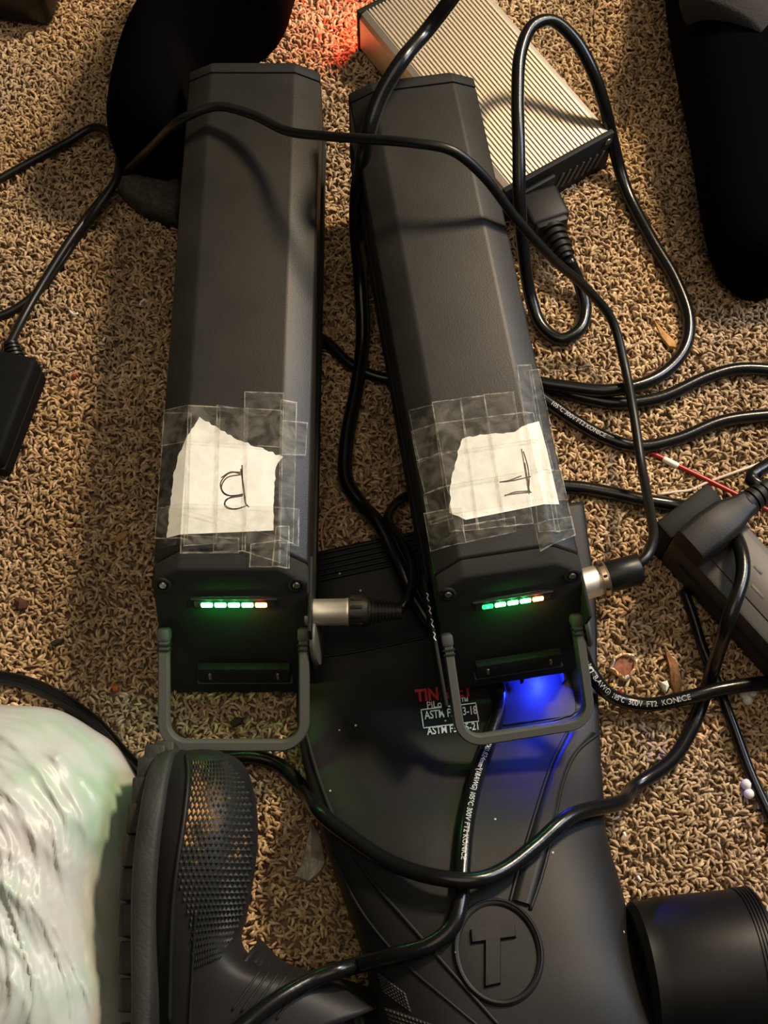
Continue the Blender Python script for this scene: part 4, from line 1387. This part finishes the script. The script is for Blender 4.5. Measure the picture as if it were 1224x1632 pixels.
# ------------------------------------------------------------------ white plastic bag
def bag():
    m = bpy.data.materials.new('white_bag_film')
    m.use_nodes = True
    nt = m.node_tree
    b = nt.nodes['Principled BSDF']
    b.inputs['Roughness'].default_value = 0.36
    b.inputs['Specular IOR Level'].default_value = 0.5
    tc = nt.nodes.new('ShaderNodeTexCoord')
    n = nt.nodes.new('ShaderNodeTexNoise'); n.inputs['Scale'].default_value = 13; n.inputs['Detail'].default_value = 3
    r = nt.nodes.new('ShaderNodeValToRGB')
    r.color_ramp.elements[0].position = 0.36; r.color_ramp.elements[0].color = (0.44, 0.60, 0.45, 1)
    r.color_ramp.elements[1].position = 0.66; r.color_ramp.elements[1].color = (0.66, 0.61, 0.57, 1)
    e = r.color_ramp.elements.new(0.47); e.color = (0.62, 0.66, 0.60, 1)
    nt.links.new(tc.outputs['Object'], n.inputs['Vector'])
    nt.links.new(n.outputs['Fac'], r.inputs['Fac'])
    nt.links.new(r.outputs['Color'], b.inputs['Base Color'])
    tl = nt.nodes.new('ShaderNodeBsdfTranslucent')
    nt.links.new(r.outputs['Color'], tl.inputs['Color'])
    mx = nt.nodes.new('ShaderNodeMixShader'); mx.inputs['Fac'].default_value = 0.25
    nt.links.new(b.outputs[0], mx.inputs[1]); nt.links.new(tl.outputs[0], mx.inputs[2])
    nt.links.new(mx.outputs[0], nt.nodes['Material Output'].inputs['Surface'])
    # outline on the carpet, seen from above (px), clockwise from the far left
    outl = [(-330, 1150), (-180, 1112), (-60, 1118), (20, 1124), (95, 1130), (150, 1160), (190, 1190), (224, 1248), (238, 1285), (236, 1325), (228, 1375), (216, 1440), (218, 1500), (222, 1560), (230, 1620),
            (215, 1720), (120, 1840), (-60, 1900), (-220, 1880), (-330, 1780), (-400, 1600), (-400, 1350)]
    base = [P(x, y, 0.012) for x, y in outl]
    for p in base: p.z = 0.0
    base = catn(base + [base[0]], 10)[:-1]
    c = P(-70, 1480, 0.0)
    NR = 96
    folds = []
    for ctrl, amp, wid in (([(75, 1140), (120, 1180), (165, 1230), (210, 1285), (236, 1328)], .006, .006), ([(95, 1136), (145, 1178), (195, 1235), (232, 1300)], .005, .005),
                    ([(100, 1212), (150, 1262), (190, 1300), (225, 1312)], .006, .006), ([(95, 1215), (130, 1290), (165, 1340), (188, 1400), (204, 1480)], .007, .008),
                    ([(20, 1300), (80, 1350), (130, 1420), (150, 1490), (152, 1560)], .006, .009), ([(0, 1390), (60, 1440), (110, 1500), (140, 1580), (150, 1650)], .006, .010),
                    ([(-10, 1470), (50, 1520), (85, 1580), (100, 1650)], .006, .009), ([(10, 1210), (60, 1235), (120, 1300), (150, 1340)], .005, .006), ([(206, 1320), (200, 1400), (198, 1480), (208, 1560)], .006, .006),
                    ([(-10, 1250), (50, 1290), (90, 1330), (120, 1380)], .004, .006), ([(178, 1330), (186, 1420), (190, 1500), (180, 1590)], .005, .006), ([(-20, 1150), (40, 1180), (95, 1212)], .006, .007),
                    ([(30, 1420), (60, 1450), (100, 1520)], .004, .005), ([(-10, 1330), (40, 1370), (90, 1440)], .004, .005), ([(40, 1560), (60, 1600), (70, 1650)], .005, .006)):
        folds.append(([P(x, y, 0.075) for x, y in [(q.x, q.y) for q in catn([V((x, y, 0)) for x, y in ctrl], 3)]], amp, wid))
    def fold(q):
        z = 0.0
        for pl, amp, wid in folds:
            best = 1.0
            for a, b in zip(pl, pl[1:]):
                dx, dy = b.x - a.x, b.y - a.y
                t = ((q.x - a.x) * dx + (q.y - a.y) * dy) / (dx * dx + dy * dy)
                t = 0.0 if t < 0 else 1.0 if t > 1 else t
                d = math.hypot(q.x - a.x - dx * t, q.y - a.y - dy * t)
                if d < best: best = d
            if best < wid * 3: z += amp * (math.exp(-best / wid) - 0.05)
        return z
    verts, faces = [], []
    n_ = len(base)
    for k in range(NR + 1):
        t = k / NR                         # 0 at rim, 1 at top
        s = 1 - t
        prof = (1 - (s ** 3.2)) ** 0.55
        for i, p in enumerate(base):
            q = c + (p - c) * (0.97 * s ** 0.8 + 0.0) if k else p.copy()
            q = c + (p - c) * s
            h = 0.105 * prof
            d = (p - c); ang = math.atan2(d.y, d.x)
            # folds: ridges that wind along the bulge
            g = noise.noise(V((s * 15 + 1.6 * math.sin(ang * 2), ang * 1.1, 0.3)))
            g2 = noise.noise(V((s * 30 + 3.0 * ang, ang * 2.2, 4.1)))
            g3 = noise.noise(V((q.x * 34, q.y * 34, 7.7)))
            ridge = max(0.0, 1 - abs(g) * 3.2) ** 1.4 * 0.0026 + max(0.0, 1 - abs(g2) * 3.0) ** 1.4 * 0.0012 + g3 * 0.004 + fold(q) * 0.8
            am = min(1.0, t * 7) 
            q.z = max(0.0005, h + ridge * am)
            if k == 0: q.z = 0.0008 + 0.004 * abs(noise.noise(V((ang * 6, 2, 1))))
            verts.append(q)
    for k in range(NR):
        for i in range(n_):
            j = (i + 1) % n_
            faces.append((k * n_ + i, k * n_ + j, (k + 1) * n_ + j, (k + 1) * n_ + i))
    root = empty('plastic_bag', Matrix.Translation(c))
    inv = root.matrix_world.inverted()
    o = pymesh('film', verts, faces, m, None, True)
    bm = bmesh.new(); bm.from_mesh(o.data)
    bmesh.ops.remove_doubles(bm, verts=bm.verts[:], dist=1e-5)
    bmesh.ops.recalc_face_normals(bm, faces=bm.faces[:]); bm.to_mesh(o.data); bm.free()
    o.data.polygons.foreach_set('use_smooth', [True] * len(o.data.polygons))
    parts = [o]
    bv = bvh_of(o)
    for p in parts:
        p.parent = root; p.matrix_parent_inverse = inv
    tag(root, 'crumpled white plastic bag with greenish contents in the lower left corner', 'bag')
bag()

# ------------------------------------------------------------------ loose wires and litter
REDW = mat('red_wire_plastic', srgb(150, 20, 22), 0.35)
WHITEW = mat('pale_wire_plastic', srgb(205, 185, 165), 0.5)
COPW = mat('pinkish_wire', srgb(190, 140, 115), 0.5)
o, p_ = cable('red_wire', [(1000, 702, .002), (1025, 715, .002), (1070, 737, .002), (1130, 766, .002), (1224, 813, .002), (1270, 836, .002)], 0.0016,
              'thin red wire with a white crimp band at the right', REDW, 'wire', None, 10)
a, b = P(1057, 731, .002), P(1081, 743, .002)
adopt(lathe('crimp_band', [(0.0017, 0), (0.0021, 0.0006), (0.0021, (b - a).length - 0.0006), (0.0017, (b - a).length)], mat('white_band', (0.7, 0.68, 0.62, 1), 0.35), frame_z(a, b - a), None, 14), o)
cable('pale_wire', [(1048, 788, .0012), (1075, 784, .0012), (1100, 781, .0012), (1122, 771, .0012), (1170, 753, .0042), (1230, 732, .0012), (1280, 714, .0012)], 0.0010,
      'thin pale wire crossing the red wire', WHITEW, 'wire', None, 8)
cable('bent_wire', [(516, 880, .001), (512, 850, .001), (516, 828, .001), (530, 810, .001), (556, 801, .001)], 0.0008, 'thin pinkish bent wire on carpet between the two packs', COPW, 'wire', None, 8)

def chip(name, poly, h, m, label, cat, z=0.0005, jit=0.3):
    c = sum((P(x, y, z) for x, y in poly), V()) / len(poly)
    o = prism(name, [P(x, y, z) - c for x, y in poly], h, m, None, jit)
    o.location = c
    tag(o, label, cat)
    return o
BARK = mat('brown_bark', srgb(120, 82, 48), 0.85, var=0.3, vscale=300)
DARKB = mat('dark_crumb', (0.02, 0.013, 0.008, 1), 0.9)
ORB = mat('orange_crumb', srgb(160, 88, 38), 0.7, var=0.3, vscale=400)
MAROON = mat('maroon_crumb', srgb(70, 40, 26), 0.85)
FOAM = mat('white_foam', (0.72, 0.70, 0.68, 1), 0.7)
SHELL = mat('cream_shell', srgb(235, 200, 150), 0.6, var=0.2, vscale=300)
SHELLD = mat('brown_shell_inside', srgb(120, 66, 32), 0.6, var=0.3, vscale=300)
LEAFM = mat('dry_leaf', srgb(165, 122, 70), 0.8, var=0.25, vscale=200)
FILM = mat('grey_film', (0.21, 0.185, 0.145, 1), 0.35, var=0.3, vscale=120, bump=0.6, bscale=250)
chip('bark_chip', [(1058, 1036), (1066, 1042), (1080, 1058), (1086, 1085), (1084, 1106), (1074, 1112), (1068, 1090), (1064, 1062)], 0.003, BARK, 'flat brown bark chip on the carpet under the power strip', 'bark')
chip('foam_bit', [(1051, 1089), (1062, 1085), (1065, 1096), (1060, 1106), (1055, 1100)], 0.004, FOAM, 'small white chip beside the brown bark chip', 'crumb')
def shell():
    root = empty('nut_shell', Matrix.Translation(P(993, 1062, 0)))
    inv = root.matrix_world.inverted()
    c = P(993, 1062, 0.0)
    parts = []
    ring = [(970, 1068), (976, 1050), (990, 1042), (1006, 1044), (1015, 1052), (1013, 1068), (1004, 1080), (994, 1086), (984, 1078)]
    inner = [P(x * .8 + 993 * .2, y * .8 + 1062 * .2, 0.001) for x, y in ring]
    parts.append(prism('shell_hollow', inner, 0.0015, SHELLD, None, 0.4))
    for i in range(len(ring)):
        a, b = ring[i], ring[(i + 1) % len(ring)]
        p, q = P(*a, 0.001), P(*b, 0.001)
        pi, qi = p + (c - p) * .24, q + (c - q) * .24
        pi.z = qi.z = 0.001
        parts.append(prism('shell_flake', [p, q, qi, pi], 0.003 + 0.002 * random.random(), SHELL if i % 3 else FOAM, None, 0.5))
    for p in parts:
        p.parent = root; p.matrix_parent_inverse = inv
    tag(root, 'broken cream and brown nut shell on carpet right of the boot', 'shell')
shell()
def foam2(name, blobs, label):
    root = empty(name, Matrix.Translation(P(blobs[0][0], blobs[0][1], 0)))
    for (x, y, r) in blobs:
        bm = bmesh.new(); bmesh.ops.create_icosphere(bm, subdivisions=2, radius=r)
        for v in bm.verts: v.co *= 1 + 0.12 * noise.noise(v.co * 600 + V((x, y, 0)))
        o = bmobj('foam_lobe', bm, FOAM, root, True)
        o.location = P(x, y, r * .8) - root.location
    tag(root, label, 'foam bit', 'white foam bits')
foam2('foam_bead', [(1190, 1250, .0036), (1194, 1265, .0034)], 'pair of white foam beads beside the thin cord at right')
foam2('foam_bead', [(1186, 1106, .0035), (1191, 1116, .0034), (1199, 1104, .003)], 'white foam bits beside the printed cord under the power strip')
chip('foam_bit', [(1219, 1262), (1232, 1266), (1230, 1282), (1220, 1276)], 0.004, FOAM, 'white chip cut off by the right edge below the foam beads', 'crumb')
chip('wood_crumb', [(24, 958), (36, 954), (47, 961), (45, 972), (32, 975), (25, 969)], 0.0045, MAROON, 'round maroon crumb on the left carpet', 'crumb', jit=0.5)
chip('wood_crumb', [(80, 1026), (92, 1019), (103, 1020), (96, 1027), (86, 1031)], 0.003, DARKB, 'dark crumb on the carpet below the maroon one', 'crumb')
chip('orange_crumb', [(178, 1092), (185, 1090), (191, 1096), (189, 1104), (181, 1104)], 0.004, ORB, 'small orange crumb on the carpet above the white bag', 'crumb')
chip('dark_crumb', [(366, 1152), (376, 1143), (388, 1145), (384, 1155), (372, 1160)], 0.003, DARKB, 'dark crumb seen through the handle of the pack marked B', 'crumb')
chip('round_crumb', [(436, 1103), (444, 1099), (450, 1105), (446, 1111), (438, 1110)], 0.003, MAROON, 'maroon crumb in the top corner of the left handle opening', 'crumb')
chip('dry_leaf', [(183, 862), (190, 852), (204, 847), (208, 851), (200, 860), (188, 866)], 0.0025, LEAFM, 'curled dry leaf on the carpet left of the pack marked B', 'leaf')
chip('dry_leaf', [(1040, 510), (1048, 518), (1060, 532), (1076, 545), (1079, 558), (1066, 556), (1052, 538)], 0.002, LEAFM, 'dry leaf sliver inside the bend of the mains cord', 'leaf')
chip('film_scrap', [(497, 1303), (512, 1330), (521, 1376), (512, 1392), (492, 1410), (466, 1400), (480, 1380), (488, 1345)], 0.003, FILM, 'torn grey plastic film scrap beside the big boot', 'film', jit=0.6)
chip('red_crumb', [(116, 600), (121, 597), (122, 604), (117, 606)], 0.003, mat('red_crumb', srgb(150, 30, 25), 0.6), 'tiny red crumb beside the left adapter', 'crumb')
chip('red_crumb', [(983, 1102), (989, 1100), (991, 1106), (985, 1109)], 0.003, mat('red_crumb', srgb(150, 30, 25), 0.6), 'tiny red crumb below the nut shell', 'crumb')
chip('yellow_crumb', [(970, 1091), (976, 1090), (977, 1096), (971, 1097)], 0.003, mat('yellow_crumb', srgb(205, 165, 60), 0.6), 'tiny yellow crumb below the nut shell', 'crumb')
def paring(ctrl, label):
    o, p_ = cable('pale_paring', [(x, y, .0012) for x, y in ctrl], 0.0009, label, FOAM, 'paring', None, 6)
paring([(111, 495), (117, 501), (125, 499)], 'tiny white paring left of the pack marked B, below the cables')
paring([(223, 488), (225, 481), (232, 477)], 'tiny white paring close beside the pack marked B')
paring([(164, 544), (167, 538)], 'tiny white paring on the left carpet, lowest of three')
paring([(1016, 1396), (1021, 1404)], 'tiny white paring on the carpet above the canister')
paring([(994, 1326), (997, 1334)], 'tiny white paring beside the right side of the big boot')
